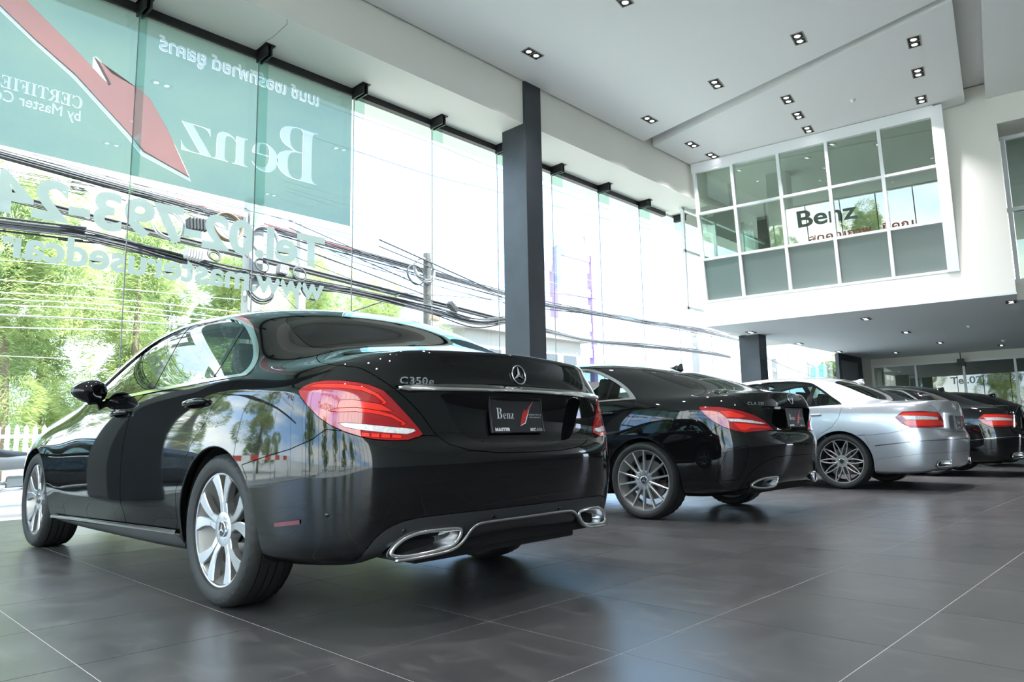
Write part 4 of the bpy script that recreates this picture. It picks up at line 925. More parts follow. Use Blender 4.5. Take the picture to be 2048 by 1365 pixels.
q=MB(); bslab(q,SB,5.3,-4.5,-4.6,3.4,ZC); bslab(q,5.3,SE,-.25,-2.2,3.036,ZC+.3); struct(q.build('wall_upper_back',M['bwall']))
q=MB(); bslab(q,1.15,1.6,-1.3,-1.75,3.4,ZC); o=tag(q.build('office_pillar',M['white']),'white square pillar inside the upstairs glazed office','pillar')
# soffit under the box (lower ceiling)
q=MB(); q.prism([(14.03,7.65),(14.855,2.095),bx(SE,-.76,0)[:2],bx(SE+5.5,-.76,0)[:2],(19,YS),(XE,YS),(XE,7.68)],3.028,3.06,lambda u,v,w_:(u,v,w_)); struct(q.build('ceiling_lower',mat('grey_soffit_paint',(.68,.71,.72),.75)))
# right-hand recessed bay
q=MB(); bslab(q,SE,SE+.02,0,-.75,3.036,ZC+.3); bslab(q,SE,SE+5.5,-.75,-1.0,3.036,3.35); bslab(q,SE,SE+5.5,-.75,-1.0,6.15,ZC+.3); bslab(q,SE,SE+5.5,.02,-.8,6.15,ZC+.3); struct(q.build('wall_recess',M['white']))
q=MB(); bslab(q,SE+.12,SE+5.4,-.80,-.82,3.4,6.1); struct(q.build('window_5',M['shopglass']))
q=MB()
for s in(SE+.04,SE+1.2,SE+2.4,SE+3.6): bslab(q,s,s+.07,-.74,-.86,3.35,6.15)
for z in(3.35,4.7,6.08): bslab(q,SE,SE+5.4,-.745,-.855,z,z+.07)
q.build('window_frame',M['alu'],None); bpy.data.objects['window_frame']['kind']='structure'
# office glazing
W2=sempty('window_2'); MS=[.05,.88,1.84,2.78,3.73,4.65]; ZR=[3.585,4.51,5.53,6.46]
def lslab(mb,s0,s1,o0,o1,z0,z1):   # the office glazing leans out over the hall
    ln=lambda z: .34*(z-3.585)/2.875
    P=[bx(s,o+ln(z),z) for z in(z0,z1) for s,o in((s0,o0),(s1,o0),(s1,o1),(s0,o1))]; n=mb.add(P)
    for f in((0,3,2,1),(4,5,6,7),(0,1,5,4),(1,2,6,5),(2,3,7,6),(3,0,4,7)): mb.face(*[n+i for i in f])
for i in range(5):
    for j in range(3):
        q=MB(); lslab(q,MS[i]+.02,MS[i+1]-.02,-.06,-.072,ZR[j]+.02,ZR[j+1]-.02); q.build('pane',M['frost'] if j==0 else M['mezz'],W2)
for i,s in enumerate(MS):
    q=MB(); lslab(q,s-(.03 if i<5 else .04),s+(.03 if i<5 else .15),.012 if i<5 else .03,-.10,3.56,6.62 if i==5 else 6.50); q.build('mullion',M['alu'],W2)
for j,z in enumerate(ZR):
    q=MB(); lslab(q,-.0,4.66,.010 if j<3 else .02,-.10,z-.025,z+(.025 if j<3 else .185)); q.build('transom',M['alu'],W2)
# street-side glazing of the office
for (s0,s1,z0,z1) in ((0,.9,3.6,4.5),(0,.9,4.52,5.5)):
    pass
W6=sempty('window_6')
for k in range(4):
    x0=14.2+k*1.5
    for z0,z1 in((3.6,4.85),(4.9,5.85)):
        q=MB(); q.lohi((x0+.03,YG-.5,z0),(x0+1.47,YG-.49,z1)); q.build('pane',M['pane'],W6)
    q=MB(); q.lohi((x0-.03,YG-.53,3.5),(x0+.03,YG-.46,5.9)); q.build('mullion',M['alu'],W6)
for z in(3.52,4.85,5.85): q=MB(); q.lohi((14.1,YG-.53,z),(20.2,YG-.46,z+.06)); q.build('transom',M['alu'],W6)
# vertical blinds in the office
for k in range(16):
    p=bx(.92+k*.055,-2.2-k*.07,4.05); q=MB(); q.box(p,(.06,.012,1.2),Matrix.Rotation(.6,3,'Z')); o=q.build('blind_slat',M['tan'])
    if k==0: BL=thing('vertical_blind','cream vertical slat blind inside the upstairs glazed office','blind',(p[0],p[1],3.4))
    o.parent=BL; o.matrix_parent_inverse=Matrix.Translation((-BL.location.x,-BL.location.y,-BL.location.z))
# end wall of the lower hall ---------------------------------------------------------
w1=Vector((24.754,7.987,0)); wd=Vector((.083,-.997,0)).normalized(); wn=Vector((-.997,-.083,0))
def wslab(mb,s0,s1,o0,o1,z0,z1):
    P=[tuple(w1+wd*s+wn*o+Vector((0,0,z))) for z in(z0,z1) for s,o in((s0,o0),(s1,o0),(s1,o1),(s0,o1))]; n=mb.add(P)
    for f in((0,3,2,1),(4,5,6,7),(0,1,5,4),(1,2,6,5),(2,3,7,6),(3,0,4,7)): mb.face(*[n+i for i in f])
q=MB(); wslab(q,-.4,.40,0,-.2,0,3.05); wslab(q,.40,16.6,0,-.2,2.80,3.05); struct(q.build('wall_end',M['white']))
q=MB(); wslab(q,-.4,16.6,-3.4,-3.6,0,3.05); wslab(q,-.4,16.6,-.2,-3.6,3.04,3.1); struct(q.build('wall_far',mat('far_room_wall',(.30,.29,.25),.8)))
W3=sempty('window_3'); S3=[.42,1.64,2.93,4.22,5.5,6.8,8.1,9.4,10.7,12,13.3,14.6]
for a,b in zip(S3,S3[1:]): q=MB(); wslab(q,a+.02,b-.02,-.05,-.06,.05,2.76); q.build('pane',M['shopglass'],W3)
for s in S3: q=MB(); wslab(q,s-.03,s+.03,.01,-.09,0,2.8); q.build('mullion',M['alu'],W3)
q=MB(); wslab(q,.4,14.6,.01,-.09,2.74,2.80); q.build('transom',M['alu'],W3)
q=MB(); wslab(q,.4,14.6,.01,-.09,0,.06); q.build('transom',M['alu'],W3)
# dark framed door beside it
D1=sempty('door_1'); 
q=MB(); q.lohi((21.9,7.62,0),(22.12,7.72,3.03)); q.lohi((23.75,7.62,0),(23.95,7.72,3.03)); q.lohi((22.12,7.62,2.86),(23.75,7.72,3.03)); q.build('door_frame',M['column'],D1)
q=MB(); q.lohi((22.12,7.66,0),(23.75,7.69,2.86)); q.build('door_leaf',mat('slate_door',(.12,.14,.15),.35),D1)
q=MB(); q.lohi((22.3,7.60,.95),(22.34,7.66,1.25)); q.build('door_handle',M['satin'],D1)
q=MB(); q.lohi((23.9,7.62,0),(24.9,7.80,3.05)); struct(q.build('wall_door_side',M['white']))
# wall camera / speaker
t=thing('wall_speaker','small black box speaker hung from the ceiling before the far glazing','speaker',tuple(w1+wd*2.89+wn*.12+Vector((0,0,2.72))))
q=MB(); q.box((0,0,0),(.16,.18,.22)); q.build('speaker_body',M['plastic'],t,bevel=.02); q=MB(); q.tube([(0,0,.1),(0,0,.32)],.012,8); q.build('bracket',M['plastic'],t)
# downlights ------------------------------------------------------------------------
def lamp_mesh():
    f=MB(); w,l=.09,.18
    for (x0,x1,y0,y1) in ((-l,l,-w,-w+.014),(-l,l,w-.014,w),(-l,-l+.014,-w,w),(l-.014,l,-w,w),(-.006,.006,-w,w)): f.lohi((x0,y0,-.006),(x1,y1,.004))
    fm=f.build('frame',M['tan'],mesh=True)
    h=MB(); n=h.add([(-l,-w,-.003),(l,-w,-.003),(l,w,-.003),(-l,w,-.003)]); h.face(n,n+1,n+2,n+3); hm=h.build('housing',M['dark'],mesh=True)
    b=MB(); b.smooth=True; b.cur=0; b.lathe([(-.007,.0),(-.0075,.037)],24,axis='z'); b.cur=1; b.lathe([(-.0075,.037),(-.012,.046),(-.004,.052)],24,axis='z'); bm_=b.build('bulb',[M['fibre'],M['chrome']],mesh=True)
    return fm,hm,bm_
LM=lamp_mesh()
def downlight(x,y,z,ang,lab,grp,power=0):
    t=thing('downlight',lab,'ceiling light',(x,y,z),(0,0,ang),grp)
    link('frame',LM[0],parent=t); link('housing',LM[1],parent=t)
    for s in(-1,1): o=link('bulb',LM[2],parent=t); o.location=(s*.084,0,0)
    if power:
        l=bpy.data.lights.new('lamp_beam','SPOT'); l.energy=power; l.spot_size=1.7; l.spot_blend=1; l.color=(.95,.93,1); l.shadow_soft_size=.05; lo=bpy.data.objects.new('lamp_beam',l); COL.objects.link(lo); lo.parent=t; lo.location=(0,0,-.02)
    return t
up=[(7.75,6.93,'alone near the top of the tall dark column'),(10.73,5.39,'middle of the three in a line on the big ceiling panel'),(10.35,3.81,'nearest the step edge, high centre of the ceiling'),(11.08,6.96,'at the far corner of the big ceiling panel'),(7.61,5.12,'cut by the top edge of the picture'),
 (12.72,7.0,'on the lower panel at its left corner'),(13.56,7.0,'on the lower panel, closest to the office glazing corner'),(12.19,4.77,'first of the diagonal three above the office windows'),(12.98,4.9,'middle of the diagonal three above the office windows'),(13.75,5.02,'last of the diagonal three, closest to the office windows'),(11.74,2.59,'right-hand column of three, highest'),(12.84,2.82,'right-hand column of three, middle'),(13.97,3.06,'right-hand column of three, lowest')]
for x,y,l in up: downlight(x,y,ZC-.001,math.radians(10 if y<6 else 0),'square twin-bulb downlight '+l,'twin downlights in the upper ceiling',200)
for x,y in((4.0,5.4),(1.5,6.9),(4.2,2.2),(7.9,1.6),(1.2,3.6),(.2,.2),(4.2,-1.5),(-3,3),(-3,-1)): 
    downlight(x,y,ZC-.001,0,'twin downlight outside the photograph, over the first car and the camera','downlights beyond the frame',200)
low=[(15.59,7.33,'beside the short dark column top'),(18.66,7.46,'second along the glass side of the low ceiling'),(21.51,7.45,'just before the dark door'),(15.63,4.83,'front row, below the middle of the office glazing'),(18.58,4.87,'second row of the low ceiling, centre'),(21.59,4.86,'third row of the low ceiling, centre'),(23.2,6.41,'close to the end wall, left'),(15.7,2.32,'unlit looking, at the right edge of the low ceiling'),(23.71,3.84,'close to the end wall, right')]
for x,y,l in low: downlight(x,y,3.026,math.radians(8),'recessed downlight '+l,'downlights in the low ceiling',30)
for x,y,z,l in((13.07,3.95,ZC,'in the upper ceiling panel'),(18.6,3.58,3.028,'in the low ceiling, nearer one'),(22.42,3.57,3.028,'in the low ceiling, farther one')):
    t=thing('smoke_detector','round white smoke detector '+l,'smoke detector',(x,y,z)); q=MB(); q.smooth=True; q.lathe([(0,.055),(-.012,.055),(-.016,.045)],24,axis='z'); q.build('base',M['white'],t); q=MB(); q.smooth=True; q.lathe([(-.012,.04),(-.03,.035),(-.045,.02),(-.048,0)],24,axis='z'); q.build('sensor',M['paper'],t)
# ================================================================ GLASS SIGNS
def filmpoly(poly,name,mt,y,lab,cat='window sticker',par=None):
    q=MB(); n=len(poly); a=q.add([(x,y,z) for x,z in poly]); q.face(*[a+i for i in range(n)]); o=q.build(name,mt,par)
    if lab: tag(o,lab,cat)
    return o
def txt(body,x,z,w,h,mt,name,lab,serif=False,bold=.02,y=YG+.010,par=None,shear=0):
    """mirrored lettering: reads from the street; x is its right end seen from inside, w its width, h cap height"""
    me=text_mesh(body,1,bold=bold,shear=shear); xs=[v.co.x for v in me.vertices]; zs=[v.co.y for v in me.vertices]; x0,x1,z0,z1=min(xs),max(xs),min(zs),max(zs)
    for v in me.vertices: v.co=Vector((x-(v.co.x-x0)/(x1-x0)*w,y,z+(v.co.y-z0)/(z1-z0)*h))
    o=link(name,me,mt,par)
    if lab: tag(o,lab,'window lettering')
    return o
B1=thing('banner','green translucent banner film across the top of the glass front','banner',(0,YG+.012,0))
def badd(o): o.parent=B1; o.matrix_parent_inverse=Matrix.Translation((0,-YG-.012,0)); return o
ybn=YG+.012
vpoly=[(1.27,5.29),(1.1,5.62),(.9,5.80),(1.16,5.72),(1.45,5.48),(1.75,5.27),(1.97,5.10),(2.33,4.83),(2.17,5.09),(2.68,4.87),(2.79,4.80),(3.02,4.46),(3.29,3.94),(2.74,4.10),(2.58,4.27),(2.3,4.53),(2.0,4.76),(1.6,5.04)]
def V(dx):
    badd(filmpoly([(x+dx,z) for x,z in [(.9,5.80),(1.2,5.70),(1.6,5.40),(1.97,5.12),(2.33,4.83),(2.17,5.09),(2.68,4.87),(2.79,4.80),(3.02,4.46),(3.29,3.94),(2.74,4.12),(2.58,4.29),(2.0,4.80),(1.6,5.06),(1.2,5.36)]],'banner_tick',M['filmp'],ybn-.003,None))
    badd(filmpoly([(x+dx,z) for x,z in [(3.31,3.90),(3.29,3.955),(2.76,4.135),(2.58,4.305),(2.0,4.82),(1.6,5.075),(1.2,5.375),(.85,5.75),(.8,5.72),(1.18,5.33),(1.6,5.025),(1.99,4.76),(2.56,4.25),(2.73,4.075)]],'banner_tick_edge',M['filmw'],ybn-.004,None))
    badd(filmpoly([(2.335+dx,4.80),(2.365+dx,4.83),(2.19+dx,5.11),(2.165+dx,5.09)],'banner_tick_notch',M['filmw'],ybn-.004,None))
V(0)
t1=txt('เบนซ์ เซอร์ทิฟายด์ ยูสคาร์',5.05,5.40,2.19,.26,M['filmw'],'banner_lettering',None,bold=.03,y=ybn-.004); badd(t1)
t1=txt('\U0001D401',5.05,4.29,.62,.76,M['filmw'],'banner_lettering',None,y=ybn-.004,bold=-.014); badd(t1)
for ch,x,w,h in(('\U0001D41E',4.44,.36,.40),('\U0001D427',4.02,.46,.39),('\U0001D433',3.55,.38,.37)): badd(txt(ch,x,4.28,w,h,M['filmw'],'banner_lettering',None,y=ybn-.004,bold=-.012))
badd(txt('\U0001D402\U0001D404\U0001D411\U0001D413\U0001D408\U0001D405\U0001D408\U0001D404\U0001D403 \U0001D414\U0001D412\U0001D404\U0001D403 \U0001D402\U0001D400\U0001D411',2.09,4.43,1.75,.14,M['filmw'],'banner_lettering',None,y=ybn-.004,bold=-.012))
badd(txt('by Master Certified Used Car',2.08,4.25,1.75,.16,M['filmw'],'banner_lettering',None,y=ybn-.004,bold=0))
# the green ground is one sheet with the print left out of it
from mathutils.geometry import delaunay_2d_cdt
BE=[]; RG=[]   # printed regions: lists of loops
RG.append([[(x,min(z,5.795)) for x,z in [(.9,5.79),(1.2,5.70),(1.6,5.40),(1.97,5.12),(2.165,4.965),(2.165,5.09),(2.19,5.11),(2.36,4.965),(2.68,4.87),(2.79,4.80),(3.02,4.46),(3.29,3.955),(3.31,3.90),(2.73,4.075),(2.56,4.25),(1.99,4.76),(1.6,5.025),(1.18,5.33),(.8,5.72),(.84,5.76)]]])
for o in B1.children:
    if o.name.startswith('banner_lettering'):
        bm=bmesh.new(); bm.from_mesh(o.data); bmesh.ops.remove_doubles(bm,verts=bm.verts,dist=1e-5)
        RG.append([[(v.co.x,v.co.z) for v in f.verts] for f in bm.faces]); BE+=[[(v.co.x,v.co.z) for v in e.verts] for e in bm.edges if len(e.link_faces)==1]; bm.free()
vc=[];ed=[]
def addl(p):
    n=len(vc); vc.extend(Vector(q) for q in p); ed.extend((n+i,n+(i+1)%len(p)) for i in range(len(p)))
addl([(XW+.1,3.80),(5.60,3.80),(5.60,5.80),(XW+.1,5.80)])
for p in RG[0]: addl(p)
for a_,b_ in BE: n=len(vc); vc.extend((Vector(a_),Vector(b_))); ed.append((n,n+1))
vo,eo,fo=delaunay_2d_cdt(vc,ed,[],0,1e-6)[:3]
def inside(c,loops):
    for p in loops:
        j=len(p)-1; r=False
        for i in range(len(p)):
            if (p[i][1]>c[1])!=(p[j][1]>c[1]) and c[0]<(p[j][0]-p[i][0])*(c[1]-p[i][1])/(p[j][1]-p[i][1])+p[i][0]: r=not r
            j=i
        if r: return True
    return False
BB=[(min(x for p in L_ for x,z in p),max(x for p in L_ for x,z in p),L_) for L_ in RG if L_]
keep=[]
for f in fo:
    c=(sum(vo[i].x for i in f)/3,sum(vo[i].y for i in f)/3)
    if not any(x0<=c[0]<=x1 and inside(c,L_) for x0,x1,L_ in BB): keep.append(tuple(f))
me=bpy.data.meshes.new('banner_ground'); me.from_pydata([(v.x,ybn,v.y) for v in vo],[],keep); badd(link('banner_ground',me,M['banner']))
txt('Tel.02-793-2477',5.19,3.08,4.55,.47,M['filml'],'telephone_lettering','large mirrored telephone number in pale green letters on the glass',bold=.035)
txt('www.masterusedcar.com',5.19,2.63,4.6,.32,M['filml'],'web_lettering','mirrored web address in pale green letters under the telephone number',bold=.03)
txt('สุดคุณภาพ...ที่คุณ',-.2,3.1,4.6,.5,M['filmr'],'red_lettering','red Thai lettering on the glass left of the telephone number',bold=.03)
# west window signs
def txtw(body,y,z,w,h,mt,name,lab,bold=.02):
    me=text_mesh(body,1,bold=bold); xs=[v.co.x for v in me.vertices]; zs=[v.co.y for v in me.vertices]; x0,x1,z0,z1=min(xs),max(xs),min(zs),max(zs)
    for v in me.vertices: v.co=Vector((XW-.012,y-(v.co.x-x0)/(x1-x0)*w,z+(v.co.y-z0)/(z1-z0)*h))
    return tag(link(name,me,mt),lab,'window lettering')
txtw('Benz',7.0,5.6,2.6,.8,M['filmd'],'side_lettering','large grey brand lettering high on the left side window')
txtw('สุดคุณภาพ...ที่คุณ',6.6,4.7,4.4,.55,M['filmr'],'side_red_lettering','red Thai lettering on the left side window')
txtw('Tel.02-793-2477',7.0,3.8,4.8,.5,M['filml'],'side_telephone_lettering','pale telephone lettering on the left side window')
# ================================================================ OUTSIDE
q=MB(); q.lohi((-60,YG+.08,-.16),(90,YG+1.6,-.03)); q.lohi((-60,YG+.02,-.2),(90,YG+.09,-.0)); o=struct(q.build('terrace',M['verge']))
q=MB(); q.lohi((-90,-60,-.3),(150,YG+.0,-.26)); q.lohi((-90,YG+1.6,-.22),(150,120,-.16)); struct(q.build('ground',M['road']))
# feathery trees
def fol(seed,n,rx,rz,L,w,droop):
    rnd=random.Random(seed); b=MB(); 
    blobs=[(rnd.gauss(0,rx*.42),rnd.gauss(0,rx*.42),rnd.uniform(.12,1)*rz,rnd.uniform(.25,.5)*rx) for _ in range(26)]
    for i in range(n):
        bx_,by_,bz_,br=blobs[rnd.randrange(26)]
        u=rnd.uniform(-1,1); a=rnd.uniform(0,2*PI); rr=br*rnd.uniform(.5,1)**.4; s=math.sqrt(1-u*u)
        tap=1-.55*(bz_/rz)
        p=Vector((bx_*tap+rr*s*math.cos(a),by_*tap+rr*s*math.sin(a),bz_+rr*u*1.1))
        d=Vector((math.cos(a)*s,math.sin(a)*s,rnd.uniform(.1,.8)-droop)).normalized()
        l=L*rnd.uniform(.6,1.4); side=d.cross(Vector((rnd.gauss(0,1),rnd.gauss(0,1),rnd.gauss(0,1)))).normalized()*w*rnd.uniform(.6,1.3)
        m=p+d*l*.5+Vector((0,0,.02)); e=p+d*l+Vector((0,0,-droop*l*.5))
        k=b.add([p,m-side,e,m+side]); b.face(k,k+1,k+2,k+3)
    return b
FM=[fol(3,30000,1.9,8,.26,.015,.35).build('foliage',M['leaf'],mesh=True,fix=False),fol(5,30000,1.7,7.4,.26,.015,.35).build('foliage',M['leaf'],mesh=True,fix=False),fol(9,5000,2.4,4.5,.34,.10,.1).build('foliage',M['leafd'],mesh=True,fix=False)]
def tree(x,y,s,k,lab,h=1.0,grp='trees across the street',rz=0):
    t=thing('tree',lab,'tree',(x,y,-.2),(0,0,rz),grp); t.scale=(s,s,s*h)
    o=link('foliage',FM[k],parent=t); o['kind']='stuff'; o.location=(0,0,.3 if k<2 else 1.2)
    q=MB(); q.smooth=True; q.tube([(0,0,0),(.05,.02,2),(-.05,.03,4),(.02,0,7 if k<2 else 4.5)],[.16,.13,.1,.04],8); q.build('trunk',M['bark'],t)
TR=[(3.6,20,.82,0,'feathery light-green tree at the left edge behind the white picket fence'),(6.6,20.5,.80,1,'feathery tree seen through the glass between the first two joints'),(9.4,21,.74,0,'feathery tree behind the concrete pole'),(12.4,21,.74,1,'feathery tree between the concrete pole and the dark pole'),(15.3,21.5,.72,0,'yellow-green tree behind the dark pole'),(16.6,19.6,.55,1,'yellow-green tree left of the tall dark column'),(-.5,19,.85,1,'feathery tree beyond the left picture edge'),(-5,20,.95,0,'feathery tree seen only in the car doors'),(-2.3,22.5,.9,0,'nearer feathery tree seen only in the car doors'),(-9.5,18.5,.9,1,'feathery tree at the street corner seen only in the car doors'),(22.2,27.5,.6,2,'bushy tree just left of the tall column'),(53,18,1.0,2,'broad yellow-green tree beyond the short column')]
TR+=[(5.0,23,.9,1,'far feathery tree filling the gap behind the first two'),(8.0,23.5,.9,0,'far feathery tree behind the brown cable coil'),(10.9,24,.85,1,'far feathery tree behind the thin far pole'),(14.0,24.5,.9,0,'far feathery tree left of the dark pole'),(16.9,24.8,.85,1,'far feathery tree right of the dark pole'),(19.6,28.0,.8,0,'far feathery tree nearest the cream house')]
for i,(x,y,s,k,l) in enumerate(TR): tree(x,y,s*(1.08 if k<2 else 1),k,l,rz=i*1.3)
for i,(x,y) in enumerate(((-16,14),(-17,9),(-18,4),(-17,-1),(-18,-6))): tree(x,y,.8,i%2,('tree','shrubby tree','leafy tree','slender tree','bare-based tree')[i]+' on the left side street, seen only in reflections, number %s from the corner'%('one','two','three','four','five')[i],rz=i)
# white picket fence
FN=thing('picket_fence','white picket fence in front of the feathery trees','fence',(0,17,0))
pk=MB(); pk.prism([(-.04,0),(.04,0),(.04,1.15),(0,1.22),(-.04,1.15)],-.01,.01,lambda u,v,w_:(u,w_,v)); pkm=pk.build('picket',M['paper'],mesh=True)
for i in range(120): o=link('picket',pkm,parent=FN); o.location=(-3+i*.155,0,-.1)
for z in(.25,.85): q=MB(); q.lohi((-3.1,.01,z),(15.7,.05,z+.07)); q.build('rail',M['paper'],FN)
# poles
def pole(x,y,h,r,mt,lab,arms=(),cat='utility pole'):
    t=thing('utility_pole',lab,cat,(x,y,-.2)); q=MB(); q.lohi((-r,-r,0),(r,r,h)) if mt is M['concrete'] else q.tube([(0,0,0),(0,0,h)],[r,r*.85],10); q.build('pole_shaft',mt,t)
    for z,l,a in arms:
        q=MB(); MM=Matrix.Rotation(a,3,'Z'); q.box((0,0,z),(l,.09,.11),MM); q.build('cross_arm',M['concrete'],t)
        for s in(-.45,0,.45):
            p=MM@Vector((l*s,0,0)); q=MB(); q.smooth=True; q.lathe([(0,.035),(.05,.05),(.06,.03),(.10,.045),(.12,0)],12,axis='z',cen=(p.x,p.y,z+.05)); q.build('insulator',M['chrome'] if 0 else M['paper'],t)
    return t
pole(6.83,14.3,6.1,.155,M['concrete'],'square pale concrete pole hung with cable coils',((5.6,.5,.3),(3.9,.4,.4)))
pole(10.6,19,7.3,.11,M['concrete'],'thin far pole with a lamp arm, right of the concrete one',((7.0,.9,.2),(6.1,.8,.2),(5.3,.7,.9)))
pole(12.2,15,6.0,.13,M['darkpole'],'dark round pole bundled with cables, with a tan box',())
pole(33.0,18.5,6.6,.20,M['concrete'],'pale concrete pole left of the short dark column',((6.0,2.4,.1),(5.3,1.4,.1)))
pole(45.5,17.5,8,.28,M['concrete'],'thick pale concrete pole carrying teal boxes',((6.9,2.2,0),))
pole(42.4,18.5,8,.16,M['concrete'],'slimmer pole with wiring left of the teal boxes',((6.4,1.6,.3),(5.4,1.6,.3),(4.6,1.2,.3)))
for i,(x,z) in enumerate(((44.85,4.3),(46.2,4.55))):
    q=MB(); q.box((0,0,0),(.55,.35,.8)); o=tag(q.build('meter_box',M['teal'],loc=(x,17.1,z),bevel=.04),('left' if i==0 else 'right')+' teal meter box on the thick pale pole','meter box','teal meter boxes'); 
def coil(x,y,z,R,mt,lab,n=4,tilt=.2):
    q=MB(); q.smooth=True; rnd=random.Random(int(x*100+z*10))
    for k in range(n): dx,dz,dr=rnd.uniform(-.03,.03),rnd.uniform(-.03,.03),rnd.uniform(-.03,.03); q.tube([(dx+math.cos(a)*(R+dr),tilt*math.sin(a)*.3+k*.02,dz+math.sin(a)*(R+dr)) for a in [j*2*PI/32 for j in range(32)]],.017,6,closed=True)
    o=q.build('cable_coil',mt,loc=(x,y,z)); return tag(o,lab,'cable coil','coils of spare cable')
K=14.0
def at(px,py,y):   # measured picture point -> place on the plane at depth y
    d=CAMO.matrix_world.to_3x3()@Vector(((px-1024)/1417.37,-(py-682.5)/1417.37,-1)); o=CAMO.matrix_world.translation; t=(y-o.y)/d.y; return o+d*t
for i,(px,py,R,y,mt,l,n) in enumerate(((338,448,.28,13.9,M['cablegrey'],'thin cable coil left of the black splice box',2),(455,453,.30,14.0,M['coilbrown'],'brown cable coil hanging left of the concrete pole',4),(532,480,.30,14.0,M['cablegrey'],'round cable coil right of the concrete pole',5),(522,578,.27,14.0,M['cable'],'low cable coil below the web address lettering',4),(622,578,.24,14.2,M['cable'],'oval cable coil below the last letters',3),(527,530,.16,14.0,M['cable'],'small cable coil beside the pole clamp',2),(852,540,.34,14.9,M['cablegrey'],'thick pale coil on the dark pole',6),(832,548,.30,14.8,M['cable'],'loose second coil on the dark pole',2),(600,548,.15,14.1,M['cable'],'small loop under the telephone lettering',2),(428,512,.12,14.0,M['cable'],'smallest cable loop left of the pole clamp',2))):
    p=at(px,py,y); coil(p.x,p.y,p.z,R,mt,l,n)
def splice(px,py,y,l,h,a,mt,lab):
    p=at(px,py,y); q=MB(); MM=Matrix.Rotation(a,3,'Y'); q.box((0,0,0),(l,.16,h),MM)
    for k in range(6): q.box(MM@Vector((-l*.4+k*l*.16,0,0)),(.03,.20,h*1.2),MM)
    return tag(q.build('splice_box',mt,loc=p,bevel=.008),lab,'cable box')
splice(395,450,13.8,.40,.20,-.1,M['cable'],'black ribbed splice box between two coils'); splice(388,510,13.8,.34,.15,.1,M['cablegrey'],'grey cylindrical splice box on the cable bundle'); splice(565,540,14.1,.22,.16,.1,M['cablegrey'],'small ribbed box under the telephone lettering'); splice(870,632,14.6,.25,.22,.2,M['boxtan'],'tan plastic box on the dark pole'); splice(905,615,14.4,.35,.12,.7,M['cable'],'black splice case right of the dark pole')
# cables
def cable(pts,r,mt,name='cable',sag=0):
    P=bez(pts,8); q=MB(); q.smooth=True; q.tube(P,r,5); return q.build(name,mt)
CB=thing('cable_bundle','thick sagging bundle of black cables crossing the whole glass front','cables'); 
def bundle(par,path,y,n,spread,r,seed,mt=M['cable']):
    rnd=random.Random(seed); base=[at(px,py,y) for px,py in path]
    ext=base[0]+(base[0]-base[1]).normalized()*14; base=[ext]+base
    for k in range(n):
        ph=rnd.uniform(0,6); o=Vector((0,rnd.uniform(-spread,spread),rnd.uniform(-spread,spread)))
        pts=[tuple(p+o*(1+.5*math.sin(ph+i*1.7))+Vector((0,0,rnd.uniform(-.02,.02)))) for i,p in enumerate(base)]
        q=MB(); q.smooth=True; q.tube(bez(pts,6),r*rnd.uniform(.6,1.3),5,cap=False); q.build('cable',mt,par)
bundle(CB,[(0,448),(120,462),(240,486),(340,512),(470,545),(620,570),(720,585),(860,620),(950,645),(1010,640)],14.2,22,.085,.016,1)
CB2=thing('cable_bundle','upper sagging black cable bundle passing behind the telephone lettering','cables'); bundle(CB2,[(0,345),(150,372),(330,410),(500,445),(700,520),(850,560),(1000,600),(1080,612)],14.6,6,.10,.006,2)
CB3=thing('cable_bundle','dark cable bundle right of the tall column, upper of the two','cables'); bundle(CB3,[(1000,585),(1080,607),(1180,625),(1290,645),(1400,662),(1480,680)],15.5,16,.10,.018,3)
CB4=thing('cable_bundle','dark cable bundle right of the tall column, lower of the two','cables'); bundle(CB4,[(1000,640),(1080,660),(1180,682),(1290,692),(1400,705),(1460,715)],15.5,10,.07,.018,4)
WG={}
